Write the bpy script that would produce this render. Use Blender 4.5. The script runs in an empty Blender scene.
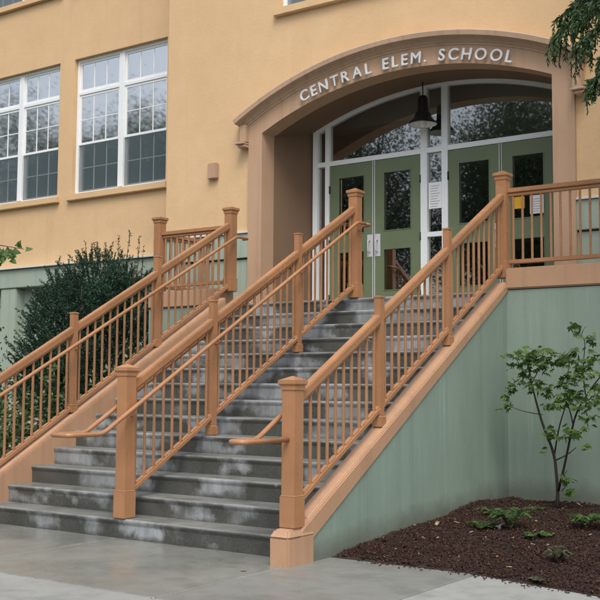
import bpy, bmesh, math, random
import numpy as np
from mathutils import Vector, Matrix

random.seed(7)
rng = np.random.default_rng(7)
S = bpy.context.scene
COL = S.collection

# ------------------------------------------------------------------ helpers
def link(o, parent=None):
    COL.objects.link(o)
    if parent is not None:
        o.parent = parent
    return o

def tag(o, label=None, cat=None, group=None, kind=None):
    if label: o['label'] = label
    if cat: o['category'] = cat
    if group: o['group'] = group
    if kind: o['kind'] = kind
    return o

def thing(name, label, cat, loc=(0, 0, 0), group=None):
    o = bpy.data.objects.new(name, None)
    o.empty_display_size = 0.1
    o.location = loc
    link(o)
    return tag(o, label, cat, group)

class MB:
    """collects vertices and faces (world coordinates); build() links ONE mesh object"""
    def __init__(self):
        self.v = []; self.f = []
    def add(self, vs, fs):
        n = len(self.v)
        self.v += [tuple(p) for p in vs]
        self.f += [tuple(i + n for i in f) for f in fs]
        return self
    def box(self, x0, x1, y0, y1, z0, z1):
        vs = [(x0,y0,z0),(x1,y0,z0),(x1,y1,z0),(x0,y1,z0),(x0,y0,z1),(x1,y0,z1),(x1,y1,z1),(x0,y1,z1)]
        return self.add(vs, [(3,2,1,0),(4,5,6,7),(0,1,5,4),(1,2,6,5),(2,3,7,6),(3,0,4,7)])
    def cbox(self, c, sx, sy, z0, z1):
        return self.box(c[0]-sx/2, c[0]+sx/2, c[1]-sy/2, c[1]+sy/2, z0, z1)
    def frustum(self, c, s0, s1, z0, z1):
        a, b = s0/2, s1/2
        vs = [(c[0]+i*a, c[1]+j*a, z0) for i, j in ((-1,-1),(1,-1),(1,1),(-1,1))] + \
             [(c[0]+i*b, c[1]+j*b, z1) for i, j in ((-1,-1),(1,-1),(1,1),(-1,1))]
        return self.add(vs, [(3,2,1,0),(4,5,6,7),(0,1,5,4),(1,2,6,5),(2,3,7,6),(3,0,4,7)])
    def prism_x(self, poly, x0, x1):
        n = len(poly)
        vs = [(x0, y, z) for y, z in poly] + [(x1, y, z) for y, z in poly]
        fs = [tuple(range(n))[::-1], tuple(range(n, 2*n))]
        for i in range(n):
            j = (i+1) % n
            fs.append((i, j, n+j, n+i))
        return self.add(vs, fs)
    def quad(self, a, b, c, d):
        return self.add([a, b, c, d], [(0, 1, 2, 3)])
    def tube(self, pts, r, n=10, cap=True):
        pts = [Vector(p) for p in pts]
        rs = r if isinstance(r, (list, tuple)) else [r]*len(pts)
        vs = []; fs = []
        prev = None
        for i, p in enumerate(pts):
            if i == 0: t = pts[1]-pts[0]
            elif i == len(pts)-1: t = pts[-1]-pts[-2]
            else: t = (pts[i+1]-p).normalized()+(p-pts[i-1]).normalized()
            t = t.normalized() if t.length > 1e-9 else Vector((0, 0, 1))
            if prev is None:
                u = t.cross(Vector((0, 0, 1)))
                if u.length < 0.05: u = t.cross(Vector((1, 0, 0)))
            else:
                u = prev - t*prev.dot(t)
            u.normalize(); prev = u
            w = t.cross(u)
            for k in range(n):
                a = 2*math.pi*k/n
                vs.append(p + (u*math.cos(a)+w*math.sin(a))*rs[i])
        for i in range(len(pts)-1):
            for k in range(n):
                j = (k+1) % n
                fs.append((i*n+k, i*n+j, (i+1)*n+j, (i+1)*n+k))
        if cap:
            fs.append(tuple(range(n))[::-1])
            fs.append(tuple((len(pts)-1)*n+k for k in range(n)))
        return self.add(vs, fs)
    def lathe(self, prof, c, n=28):
        vs = []; fs = []
        for r, z in prof:
            for k in range(n):
                a = 2*math.pi*k/n
                vs.append((c[0]+r*math.cos(a), c[1]+r*math.sin(a), z))
        for i in range(len(prof)-1):
            for k in range(n):
                j = (k+1) % n
                fs.append((i*n+k, i*n+j, (i+1)*n+j, (i+1)*n+k))
        return self.add(vs, fs)
    def mesh(self, name, mat=None, smooth=False, bevel=0, seg=2, normals=True):
        me = bpy.data.meshes.new(name)
        bm = bmesh.new()
        bv = [bm.verts.new(p) for p in self.v]
        for f in self.f:
            try: bm.faces.new([bv[i] for i in f])
            except ValueError: pass
        if normals: bmesh.ops.recalc_face_normals(bm, faces=bm.faces)
        if bevel:
            ed = [e for e in bm.edges if len(e.link_faces) == 2 and e.calc_face_angle(0) > 0.5]
            bmesh.ops.bevel(bm, geom=ed, offset=bevel, segments=seg, affect='EDGES', clamp_overlap=True)
        bm.to_mesh(me); bm.free()
        if smooth:
            me.shade_smooth()
        if mat: me.materials.append(mat)
        return me
    def build(self, name, mat=None, parent=None, **kw):
        o = bpy.data.objects.new(name, self.mesh(name, mat, **kw))
        return link(o, parent)

def arr_mesh(name, V, F, mat, smooth=False):
    """fast mesh of quads from numpy arrays"""
    me = bpy.data.meshes.new(name)
    V = np.asarray(V, np.float32); F = np.asarray(F, np.int32)
    me.vertices.add(len(V)); me.vertices.foreach_set('co', V.ravel())
    me.loops.add(F.size); me.loops.foreach_set('vertex_index', F.ravel())
    me.polygons.add(len(F))
    me.polygons.foreach_set('loop_start', np.arange(0, F.size, 4, dtype=np.int32))
    me.update(calc_edges=True); me.validate()
    if mat: me.materials.append(mat)
    return me

# ------------------------------------------------------------------ materials
def new_mat(name):
    m = bpy.data.materials.new(name); m.use_nodes = True
    nt = m.node_tree
    for n in list(nt.nodes): nt.nodes.remove(n)
    out = nt.nodes.new('ShaderNodeOutputMaterial')
    return m, nt, out

def N(nt, t, **kw):
    n = nt.nodes.new(t)
    for k, v in kw.items():
        if k.startswith('i_'):
            key = k[2:]
            n.inputs[int(key) if key.isdigit() else key.replace('_', ' ')].default_value = v
        else: setattr(n, k, v)
    return n

def rgba(c): return (c[0], c[1], c[2], 1)

def mixc(nt, fac, a, b, mode='MIX'):
    n = nt.nodes.new('ShaderNodeMix'); n.data_type = 'RGBA'; n.blend_type = mode
    for sock, v in ((n.inputs[0], fac), (n.inputs[6], a), (n.inputs[7], b)):
        if isinstance(v, bpy.types.NodeSocket): nt.links.new(v, sock)
        elif isinstance(v, (int, float)): sock.default_value = v
        else: sock.default_value = rgba(v)
    return n.outputs[2]

def coords(nt, scale=(1, 1, 1), loc=(0, 0, 0)):
    g = N(nt, 'ShaderNodeNewGeometry')
    mp = N(nt, 'ShaderNodeMapping'); mp.inputs['Scale'].default_value = scale; mp.inputs['Location'].default_value = loc
    nt.links.new(g.outputs['Position'], mp.inputs['Vector'])
    return mp.outputs[0]

def noise(nt, scale, detail=4, rough=.55, stretch=(1, 1, 1), loc=(0, 0, 0)):
    n = N(nt, 'ShaderNodeTexNoise'); n.inputs['Scale'].default_value = scale
    n.inputs['Detail'].default_value = detail; n.inputs['Roughness'].default_value = rough
    nt.links.new(coords(nt, stretch, loc), n.inputs['Vector'])
    return n.outputs['Fac']

def ramp(nt, src, p0, p1, c0=0.0, c1=1.0):
    r = N(nt, 'ShaderNodeMapRange'); r.inputs[1].default_value = p0; r.inputs[2].default_value = p1
    r.inputs[3].default_value = c0; r.inputs[4].default_value = c1; r.clamp = True
    nt.links.new(src, r.inputs[0]); return r.outputs[0]

def math_n(nt, op, a, b=None):
    n = N(nt, 'ShaderNodeMath', operation=op)
    for i, v in enumerate((a, b)):
        if v is None: continue
        if isinstance(v, bpy.types.NodeSocket): nt.links.new(v, n.inputs[i])
        else: n.inputs[i].default_value = v
    return n.outputs[0]

def finish(nt, out, color, rough, bumps=(), spec=.5, metallic=0, coat=0):
    b = N(nt, 'ShaderNodeBsdfPrincipled')
    for sock, v in ((b.inputs['Base Color'], color), (b.inputs['Roughness'], rough)):
        if isinstance(v, bpy.types.NodeSocket): nt.links.new(v, sock)
        elif isinstance(v, (int, float)): sock.default_value = v
        else: sock.default_value = rgba(v)
    b.inputs['Specular IOR Level'].default_value = spec
    b.inputs['Metallic'].default_value = metallic
    b.inputs['Coat Weight'].default_value = coat
    prev = None
    for h, strength, dist in bumps:
        bp = N(nt, 'ShaderNodeBump'); bp.inputs['Strength'].default_value = strength; bp.inputs['Distance'].default_value = dist
        nt.links.new(h, bp.inputs['Height'])
        if prev is not None: nt.links.new(prev, bp.inputs['Normal'])
        prev = bp.outputs[0]
    if prev is not None: nt.links.new(prev, b.inputs['Normal'])
    nt.links.new(b.outputs[0], out.inputs['Surface'])
    return b

def painted(name, c, var=.12, rough=.55, fine=220, bump=.15, bdist=.003, blotch=1.3, streak=0, streak_col=None, light_streak=0, light_col=(.5,.55,.5), spec=.4, splash=False):
    m, nt, out = new_mat(name)
    d = tuple(x*(1-var) for x in c); l = tuple(min(1, x*(1+var)) for x in c)
    col = mixc(nt, ramp(nt, noise(nt, blotch, 5), .3, .7), d, l)
    col = mixc(nt, ramp(nt, noise(nt, fine*.25, 3), .3, .75, 0, .18), col, tuple(x*.72 for x in c))
    if streak:
        s = noise(nt, 1.0, 5, .6, (9, 9, .35))
        col = mixc(nt, ramp(nt, s, .5, .72, 0, streak), col, streak_col or tuple(x*.5 for x in c))
    if light_streak:
        s = noise(nt, 1.0, 5, .65, (13, 13, .5), (4, 2, 7))
        k = math_n(nt, 'MULTIPLY', ramp(nt, s, .56, .72, 0, light_streak), ramp(nt, noise(nt, .9, 2, .5, loc=(3, 1, 2)), .42, .62))
        col = mixc(nt, k, col, light_col)
    if splash:
        g = N(nt, 'ShaderNodeNewGeometry'); sp = N(nt, 'ShaderNodeSeparateXYZ'); nt.links.new(g.outputs['Position'], sp.inputs[0])
        hgt = math_n(nt, 'SUBTRACT', sp.outputs[2], math_n(nt, 'MULTIPLY', sp.outputs[1], .055))
        hgt = math_n(nt, 'ADD', hgt, math_n(nt, 'MULTIPLY', noise(nt, 5, 5, .65), -.22))
        col = mixc(nt, ramp(nt, hgt, -.08, .10, .65, 0), col, (.085, .07, .05))
        col = mixc(nt, ramp(nt, noise(nt, 1.1, 6, .62, (1.5, 1.5, .6), (5, 1, 3)), .42, .7, 0, .5), col, tuple(x*.72 for x in c))
    finish(nt, out, col, rough, [(noise(nt, fine, 3), bump, bdist)], spec)
    return m

M = {}
# sand-finish stucco
def stucco(name, c, c2):
    m, nt, out = new_mat(name)
    col = mixc(nt, ramp(nt, noise(nt, .55, 6, .6), .32, .68), c, c2)
    col = mixc(nt, ramp(nt, noise(nt, 3.2, 7, .7), .38, .75, 0, .38), col, tuple(x*.82 for x in c))
    col = mixc(nt, ramp(nt, noise(nt, 1, 5, .6, (5, 5, .3)), .55, .78, 0, .22), col, tuple(x*.68 for x in c))
    finish(nt, out, col, .9, [(noise(nt, 130, 4, .7), .45, .006), (noise(nt, 22, 4), .25, .008)], .25)
    return m
M['stucco'] = stucco('ochre_stucco', (.62, .42, .232), (.68, .47, .27))
M['green'] = painted('green_concrete_paint', (.32, .385, .31), .07, .6, 160, .2, .004, .7, streak=.45, streak_col=(.17, .23, .19), spec=.4)
M['green_wall'] = painted('green_retaining_wall_paint', (.222, .292, .238), .10, .55, 160, .25, .004, .6, streak=.38, streak_col=(.12, .17, .145), light_streak=.45, light_col=(.40, .47, .43), spec=.45, splash=True)
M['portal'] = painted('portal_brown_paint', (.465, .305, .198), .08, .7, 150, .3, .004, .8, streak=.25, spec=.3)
M['portal_in'] = painted('porch_shaded_brown', (.185, .118, .075), .08, .8, 150, .3, .004, .8, spec=.25)  # brown darker than the surround: shade of the recess put into the colour
M['trim'] = painted('moulding_brown_paint', (.46, .32, .225), .1, .65, 120, .25, .004, 1.0, streak=.4, spec=.3)
M['coping'] = painted('salmon_concrete_paint', (.425, .255, .152), .08, .5, 140, .25, .004, 1.1, streak=.4, streak_col=(.27, .16, .11), spec=.45)
# composite railing
def composite():
    m, nt, out = new_mat('wet_composite_railing')
    c = (.362, .180, .086)
    col = mixc(nt, ramp(nt, noise(nt, 2.1, 5), .3, .7), tuple(x*.80 for x in c), tuple(x*1.12 for x in c))
    col = mixc(nt, ramp(nt, noise(nt, 1, 3, .5, (90, 90, 3)), .4, .8, 0, .12), col, (.50, .27, .15))
    r = ramp(nt, noise(nt, 5, 4), .35, .65, .18, .45)
    finish(nt, out, col, r, [(noise(nt, 160, 2, .5), .05, .001)], .5)
    return m
M['rail'] = composite()
M['white'] = painted('white_vinyl', (.76, .79, .80), .03, .4, 90, .05, .001)
M['white_al'] = painted('grey_white_door_frame', (.55, .57, .56), .05, .4, 90, .05, .001)
M['door'] = painted('olive_door_paint', (.14, .178, .10), .06, .4, 90, .08, .001, 2)
M['steel'] = painted('brushed_steel', (.55, .56, .57), .05, .3, 200, .05, .001, spec=.6)
M['black'] = painted('black_enamel', (.012, .012, .013), .1, .3, 90, .03, .001, spec=.5)
M['lampwhite'] = painted('white_enamel', (.75, .76, .75), .03, .4, 90, .03, .001)
M['dark'] = painted('dark_rubber_gap', (.02, .02, .02), .1, .8, 50, .05, .001)
M['letter'] = painted('painted_metal_letter', (.56, .575, .58), .05, .35, 120, .05, .001, spec=.5)
M['inside'] = painted('interior_grey_paint', (.26, .26, .25), .08, .8, 40, .05, .001)
M['insidelight'] = painted('interior_pale_ceiling', (.45, .46, .44), .05, .8, 40, .05, .001)
M['blind'] = painted('fabric_blind', (.62, .60, .55), .05, .9, 300, .2, .002, 3, streak=.4, streak_col=(.5, .47, .40))
M['bark'] = painted('grey_brown_bark', (.075, .055, .04), .25, .9, 60, .5, .01, 4)
M['darkbark'] = painted('dark_twig_bark', (.028, .02, .016), .25, .7, 60, .4, .004, 6)
M['paper'] = painted('white_paper', (.78, .78, .80), .02, .6, 30, .02, .001)
M['yellow'] = painted('yellow_paper', (.75, .42, .02), .04, .6, 30, .02, .001)
M['print'] = painted('grey_print', (.33, .34, .38), .1, .7, 80, .02, .001)

def glass(name, tint=(.55, .62, .62), base=.10, rough=.02, ior=1.52):
    m, nt, out = new_mat(name)
    fr = N(nt, 'ShaderNodeFresnel'); fr.inputs['IOR'].default_value = ior
    wav = N(nt, 'ShaderNodeBump'); wav.inputs['Strength'].default_value = .025; wav.inputs['Distance'].default_value = .02
    nt.links.new(noise(nt, 1.6, 2), wav.inputs['Height'])
    tr = N(nt, 'ShaderNodeBsdfTransparent'); tr.inputs[0].default_value = rgba(tint)
    gl = N(nt, 'ShaderNodeBsdfGlossy'); gl.inputs['Roughness'].default_value = rough; gl.inputs[0].default_value = (1, .985, .95, 1)
    nt.links.new(wav.outputs[0], gl.inputs['Normal'])
    k = math_n(nt, 'ADD', math_n(nt, 'MULTIPLY', fr.outputs[0], 1.3), base)
    k = math_n(nt, 'MINIMUM', k, .95)
    mx = N(nt, 'ShaderNodeMixShader'); nt.links.new(k, mx.inputs[0])
    nt.links.new(tr.outputs[0], mx.inputs[1]); nt.links.new(gl.outputs[0], mx.inputs[2])
    nt.links.new(mx.outputs[0], out.inputs['Surface'])
    return m
M['glass'] = glass('window_glass', (.86, .92, .93), .60, .03)
M['doorglass'] = glass('door_glass', (.70, .78, .77), .25, .018)
def screen_mat():
    m, nt, out = new_mat('insect_screen_mesh')
    tr = N(nt, 'ShaderNodeBsdfTransparent')
    df = N(nt, 'ShaderNodeBsdfDiffuse'); df.inputs[0].default_value = (.10, .135, .15, 1)
    mx = N(nt, 'ShaderNodeMixShader'); mx.inputs[0].default_value = .6
    nt.links.new(tr.outputs[0], mx.inputs[1]); nt.links.new(df.outputs[0], mx.inputs[2])
    nt.links.new(mx.outputs[0], out.inputs['Surface']); return m
M['screen'] = screen_mat()

# wet concrete steps with efflorescence stains
def step_mat():
    m, nt, out = new_mat('wet_stained_step_concrete')
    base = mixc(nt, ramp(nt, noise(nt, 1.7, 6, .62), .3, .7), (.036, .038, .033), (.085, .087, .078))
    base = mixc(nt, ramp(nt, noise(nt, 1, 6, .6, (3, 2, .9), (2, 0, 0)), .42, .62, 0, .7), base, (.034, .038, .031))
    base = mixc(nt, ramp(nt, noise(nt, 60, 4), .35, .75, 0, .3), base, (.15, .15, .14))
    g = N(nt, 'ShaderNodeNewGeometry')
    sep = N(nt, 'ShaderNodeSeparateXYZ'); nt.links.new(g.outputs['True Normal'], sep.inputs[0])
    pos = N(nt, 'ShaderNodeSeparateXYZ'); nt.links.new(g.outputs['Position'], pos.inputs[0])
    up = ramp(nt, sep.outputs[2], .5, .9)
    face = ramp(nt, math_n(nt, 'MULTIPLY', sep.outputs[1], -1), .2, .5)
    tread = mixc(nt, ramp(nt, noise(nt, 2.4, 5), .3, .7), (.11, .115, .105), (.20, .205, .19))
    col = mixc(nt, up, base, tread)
    # leached lime on the risers, in soft clouds with a ragged foot; more of it higher up the flight
    rag = math_n(nt, 'MULTIPLY', math_n(nt, 'SUBTRACT', noise(nt, 9, 6, .7), .5), .30)
    idx = math_n(nt, 'FLOOR', math_n(nt, 'DIVIDE', math_n(nt, 'ADD', pos.outputs[2], -.002), .17))
    cv = N(nt, 'ShaderNodeCombineXYZ'); nt.links.new(math_n(nt, 'ADD', pos.outputs[0], math_n(nt, 'MULTIPLY', idx, 1.37)), cv.inputs[0])
    nt.links.new(math_n(nt, 'MULTIPLY', idx, 4.71), cv.inputs[1]); nt.links.new(math_n(nt, 'MULTIPLY', pos.outputs[2], 1.2), cv.inputs[2])
    cn = N(nt, 'ShaderNodeTexNoise'); cn.inputs['Scale'].default_value = 1.75; cn.inputs['Detail'].default_value = 2; cn.inputs['Roughness'].default_value = .5
    nt.links.new(cv.outputs[0], cn.inputs['Vector'])
    cloud = math_n(nt, 'ADD', cn.outputs['Fac'], rag)
    hi = ramp(nt, pos.outputs[2], .5, 1.9, 0, .035)
    p = ramp(nt, math_n(nt, 'ADD', cloud, hi), .505, .60)
    p = math_n(nt, 'MULTIPLY', p, ramp(nt, noise(nt, 1, 4, .6, (11, 5, 2)), .3, .65, .5, 1))
    fz = math_n(nt, 'FRACT', math_n(nt, 'DIVIDE', pos.outputs[2], .17))
    p = math_n(nt, 'MULTIPLY', p, ramp(nt, math_n(nt, 'ADD', fz, math_n(nt, 'MULTIPLY', noise(nt, 4, 5, .65), 1.1)), .45, .80))
    k = math_n(nt, 'MULTIPLY', math_n(nt, 'MULTIPLY', p, face), ramp(nt, noise(nt, 2.1, 3, loc=(7, 2, 1)), .35, .65, .45, .95))
    col = mixc(nt, k, col, (.36, .385, .405))
    # pale nosing line: sky highlight on the wet edge, painted into the colour
    edge = math_n(nt, 'MULTIPLY', ramp(nt, fz, .86, .95), math_n(nt, 'SUBTRACT', 1.0, up))
    col = mixc(nt, math_n(nt, 'MULTIPLY', edge, ramp(nt, noise(nt, 3, 4, .6), .35, .6, .15, .75)), col, (.27, .28, .285))
    rough = ramp(nt, noise(nt, 3.5, 4), .35, .65, .25, .6)
    finish(nt, out, col, rough, [(noise(nt, 90, 4, .6), .3, .003), (noise(nt, 9, 4), .2, .006)], .5)
    return m
M['step'] = step_mat()

def concrete(name, c0, c1, wet_lo, wet_hi, wscale=.9, puddle=0):
    m, nt, out = new_mat(name)
    col = mixc(nt, ramp(nt, noise(nt, .8, 7, .6), .3, .7), c0, c1)
    col = mixc(nt, ramp(nt, noise(nt, 6, 6, .65), .45, .75, 0, .45), col, tuple(x*.62 for x in c0))
    col = mixc(nt, ramp(nt, noise(nt, 150, 3), .4, .8, 0, .35), col, tuple(min(1, x*1.5) for x in c1))
    col = mixc(nt, ramp(nt, noise(nt, 38, 2, .4), .69, .74, 0, .8), col, tuple(x*.35 for x in c0))
    col = mixc(nt, ramp(nt, noise(nt, 1.9, 7, .68, loc=(1, 2, 0)), .50, .66, 0, .45), col, tuple(x*.6 for x in c0))
    w = noise(nt, wscale, 4, .5, loc=(3.1, .6, 0))
    rough = ramp(nt, w, .38, .6, wet_lo, wet_hi)
    finish(nt, out, col, rough, [(noise(nt, 140, 4, .6), .18, .002), (noise(nt, 7, 4), .1, .006)], .5)
    return m
M['pad'] = concrete('wet_walk_concrete', (.165, .172, .152), (.23, .238, .212), .10, .40)
M['pad2'] = concrete('damp_walk_concrete', (.155, .162, .148), (.215, .222, .205), .28, .55)
M['sidewalk'] = concrete('drier_sidewalk_concrete', (.23, .24, .225), (.30, .31, .295), .35, .65)
M['landing'] = concrete('landing_concrete', (.15, .15, .14), (.22, .22, .2), .25, .55)
M['asphalt'] = concrete('wet_asphalt', (.04, .04, .042), (.06, .06, .062), .25, .6)
M['grass'] = painted('grass_ground', (.05, .09, .025), .3, .95, 30, .6, .03, 2)
M['soil'] = painted('dark_wet_soil', (.035, .02, .012), .3, .85, 40, .8, .03, 5)

def chip_mat():
    m, nt, out = new_mat('bark_chip')
    f = noise(nt, 55, 2, .5)
    r = N(nt, 'ShaderNodeValToRGB'); nt.links.new(f, r.inputs[0])
    e = r.color_ramp.elements
    e[0].position = .32; e[0].color = (.009, .005, .0035, 1)
    e[1].position = .56; e[1].color = (.034, .014, .008, 1)
    x = e.new(.68); x.color = (.078, .032, .016, 1)
    x = e.new(.715); x.color = (.26, .15, .085, 1)
    finish(nt, out, r.outputs[0], .7, (), .3)
    return m
M['chip'] = chip_mat()
M['palechip'] = painted('pale_wood_chip', (.30, .21, .13), .3, .7, 60, .1, .002, 20)

def leaf_mat(name, dark, light, scale=14, trans=.3, rough=.5, big=1.6):
    m, nt, out = new_mat(name)
    col = mixc(nt, ramp(nt, noise(nt, scale, 2, .5), .32, .68), dark, light)
    col = mixc(nt, ramp(nt, noise(nt, big, 3, .5), .35, .65, 0, .55), col, tuple(x*.55 for x in dark))
    b = N(nt, 'ShaderNodeBsdfPrincipled'); nt.links.new(col, b.inputs['Base Color'])
    b.inputs['Roughness'].default_value = rough; b.inputs['Specular IOR Level'].default_value = .4
    t = N(nt, 'ShaderNodeBsdfTranslucent'); nt.links.new(col, t.inputs[0])
    mx = N(nt, 'ShaderNodeMixShader'); mx.inputs[0].default_value = trans
    nt.links.new(b.outputs[0], mx.inputs[1]); nt.links.new(t.outputs[0], mx.inputs[2])
    nt.links.new(mx.outputs[0], out.inputs['Surface'])
    return m
M['yew'] = leaf_mat('yew_foliage', (.014, .045, .027), (.045, .105, .056), 12, .12)
M['yewtip'] = leaf_mat('yew_shoot_tips', (.06, .085, .03), (.15, .13, .06), 12, .2)
M['cedar'] = leaf_mat('cedar_foliage', (.025, .07, .024), (.10, .18, .055), 16, .25)
M['maple'] = leaf_mat('maple_leaves', (.055, .115, .03), (.17, .28, .075), 14, .35)
M['salal'] = leaf_mat('shrub_leaves', (.03, .07, .022), (.11, .17, .06), 14, .25, .35)
M['pale'] = leaf_mat('pale_leaves', (.30, .30, .18), (.50, .48, .36), 20, .3)
M['fern'] = leaf_mat('fern_fronds', (.06, .14, .035), (.15, .26, .08), 22, .3)
M['grey_leaf'] = leaf_mat('grey_green_leaves', (.10, .12, .08), (.19, .18, .10), 22, .3)
M['bigleaf'] = leaf_mat('bright_green_leaves', (.06, .14, .03), (.13, .24, .06), 8, .4)
M['tree'] = leaf_mat('broadleaf_crown', (.04, .07, .035), (.10, .145, .07), .8, .35, .6, .15)  # crown greens lightened: distance haze put into the colour
M['fallen'] = painted('fallen_leaf_yellow', (.42, .25, .06), .1, .6, 40, .05, .001)

# ------------------------------------------------------------------ measured layout
R, T, NS = .17, .29387, 14             # riser, tread, number of risers
XL, XR = -3.585, .14                   # inner faces of the cheek walls
CW = .165                              # cheek wall width
ZL = NS*R                              # landing 2.38
YB, YW, YP, YD = 5.0, 6.1, 4.95, 5.98  # bay wall, wing wall, portal front, door plane
XBL, XBR = -5.83, 2.35                 # bay corners
PL0, PL1, PR1, PR0 = -4.22, -3.98, .32, .59
AX = -1.69
def arcF(x): return .257 + math.sqrt(5.185**2 - (x-AX)**2)
def arcB(x): return .49 + math.sqrt(5.225**2 - (x-AX+.03)**2)

# ------------------------------------------------------------------ setting
o = MB().add([(-400,-400,-.06),(400,-400,-.06),(400,400,-.06),(-400,400,-.06)], [(0,1,2,3)]).build('ground', M['grass']); tag(o, kind='structure')
o = MB().box(-150, 150, -17, -9.2, -.30, -.056).build('road', M['asphalt']); tag(o, kind='structure')

def slabs(name, mat, rects, parent=None, z1=0.0):
    b = MB()
    for (x0, x1, y0, y1) in rects:
        b.box(x0, x1, y0, y1, -.12, z1)
    o = b.build(name, mat, bevel=.006, seg=1)
    return tag(o, kind='structure')
g = .008
slabs('path', M['pad'], [(-1.77+g, .262-g, -1.70, -.003), (-3.9, -1.77-g, -1.70, -.003), (-5.9, -3.9-2*g, -1.70, -.335)])
slabs('path', M['pad2'], [(.262+g, 1.53-g, -1.70, .295)])
sw = []
for i in range(-8, 8):
    sw.append((.262+1.52*i+g, .262+1.52*(i+1)-g, -3.25, -1.70-2*g))
    sw.append((.262+1.52*i+g, .262+1.52*(i+1)-g, -8.9, -3.25-2*g))
slabs('sidewalk', M['sidewalk'], sw)
for xa, xb in ((1.53+g, 3.05-g), (3.05+g, 4.57-g), (4.57+g, 7)):
    ya, yb = .285-(xa-1.5)*.245, .285-(xb-1.5)*.245
    b_ = MB(); vs_ = [(xa,-1.70,0),(xb,-1.70,0),(xb,yb,0),(xa,ya,0)]
    b_.add([(x,y,-.12) for x,y,z in vs_]+vs_, [(3,2,1,0),(4,5,6,7),(0,1,5,4),(1,2,6,5),(2,3,7,6),(3,0,4,7)])
    tag(b_.build('sidewalk', M['sidewalk'], bevel=.006, seg=1), kind='structure')
o = MB().box(-14, 14, -9.1, -.4, -.2, -.045).build('ground', M['soil']); tag(o, kind='structure')

# planting beds
def bed_h(x, y):
    e = np.clip((y-front_y(x))/2.5, 0, 1)
    return .004 + .175*e**.75 + .02*np.sin(x*3.1+y*2.3)*e + .014*np.sin(x*7.7-y*5.1)*e
def front_y(x): return np.where(x < 1.5, .30, .285-(x-1.5)*.245)
def grid_sheet(name, xs, ys, hf, mat):
    V = [(x, y, float(hf(x, y))) for y in ys for x in xs]
    nx = len(xs)
    F = [(j*nx+i, j*nx+i+1, (j+1)*nx+i+1, (j+1)*nx+i) for j in range(len(ys)-1) for i in range(nx-1)]
    me = arr_mesh(name, V, F, mat); me.shade_smooth()
    o = link(bpy.data.objects.new(name, me)); return tag(o, kind='structure')
rn = np.random.default_rng(3)
xs = np.linspace(.29, 7, 120); ys = np.linspace(0, 1, 70)
V = []
for t in ys:
    for x in xs:
        y0 = float(front_y(x))-.02; y = y0 + (3.70-y0)*t
        V.append((x, y, float(bed_h(x, y)) + rn.normal()*.008*(t > 0)))
nx = len(xs)
F = [(j*nx+i, j*nx+i+1, (j+1)*nx+i+1, (j+1)*nx+i) for j in range(len(ys)-1) for i in range(nx-1)]
me = arr_mesh('soil', V, F, M['soil']); me.shade_smooth()
o = link(bpy.data.objects.new('soil', me)); tag(o, kind='structure')
grid_sheet('soil', np.linspace(-14, -3.74, 80), np.linspace(-.33, 6.2, 60), lambda x, y: .05 + .02*math.sin(x*2+y*3) + .05*math.sin(x*1.1-y*.7), M['soil'])

# bark chips
def chips(n, xr, yr, hf, smin, smax, seed):
    r = np.random.default_rng(seed)
    x = r.uniform(*xr, n); y = r.uniform(0, 1, n)
    if callable(yr): y0 = yr(x); y = y0+.0+(3.64-y0)*y**1.15
    else: y = yr[0]+(yr[1]-yr[0])*y
    z = hf(x, y) + r.uniform(.002, .022, n)
    L = r.uniform(smin, smax, n); W = L*r.uniform(.18, .5, n)
    a = r.uniform(0, 6.283, n); ti = r.normal(0, .35, n); ro = r.normal(0, .45, n)
    d = np.stack([np.cos(a)*np.cos(ti), np.sin(a)*np.cos(ti), np.sin(ti)], 1)
    s = np.stack([-np.sin(a)*np.cos(ro), np.cos(a)*np.cos(ro), np.sin(ro)], 1)
    P = np.stack([x, y, z], 1)
    up = np.cross(d, s); th = (.004+.1*W)[:, None]*up
    hl = d*L[:, None]/2; hw = s*W[:, None]/2
    V = np.stack([P-hl-hw*.6, P-hl*.9+hw, P+hl+hw*.7, P+hl*.85-hw, P-hl-hw*.6+th, P-hl*.9+hw+th, P+hl+hw*.7+th, P+hl*.85-hw+th], 1).reshape(-1, 3)
    base = (np.arange(n)*8)[:, None, None]
    q = np.array([[4,5,6,7],[0,1,5,4],[1,2,6,5],[2,3,7,6],[3,0,4,7]])[None]
    return V, (base+q).reshape(-1, 4)
V, F = chips(46000, (.33, 4.2), front_y, bed_h, .006, .032, 5)
V2, F2 = chips(700, (.33, 4.2), front_y, bed_h, .035, .075, 6)
V3, F3 = chips(260, (.5, 4.0), lambda x: front_y(x)-np.abs(np.random.default_rng(8).normal(0, .05, len(x))), lambda x, y: .001+0*x, .008, .03, 8)
# the spill lies on the paving just in front of the bed
c3 = V3.reshape(-1, 8, 3); mid3 = c3.mean(1); y3 = front_y(mid3[:, 0])-np.abs(np.random.default_rng(12).normal(0, .06, len(mid3)))-.01
c3[:, :, 1] += (y3-mid3[:, 1])[:, None]; c3[:, :, 2] += (.006-mid3[:, 2])[:, None]; V3 = c3.reshape(-1, 3)
me = arr_mesh('bark_mulch', np.vstack([V3, V, V2]), np.vstack([F3, F+len(V3), F2+len(V3)+len(V)]), M['chip'])
me.materials.append(M['palechip'])
mi = np.zeros(len(me.polygons), np.int32); mi[-700*5:] = np.repeat((np.random.default_rng(9).uniform(size=700) < .14).astype(np.int32), 5); me.polygons.foreach_set('material_index', mi)
o = link(bpy.data.objects.new('bark_mulch', me))
tag(o, 'dark red brown bark mulch spread over the planting bed', 'mulch', kind='stuff')

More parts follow.
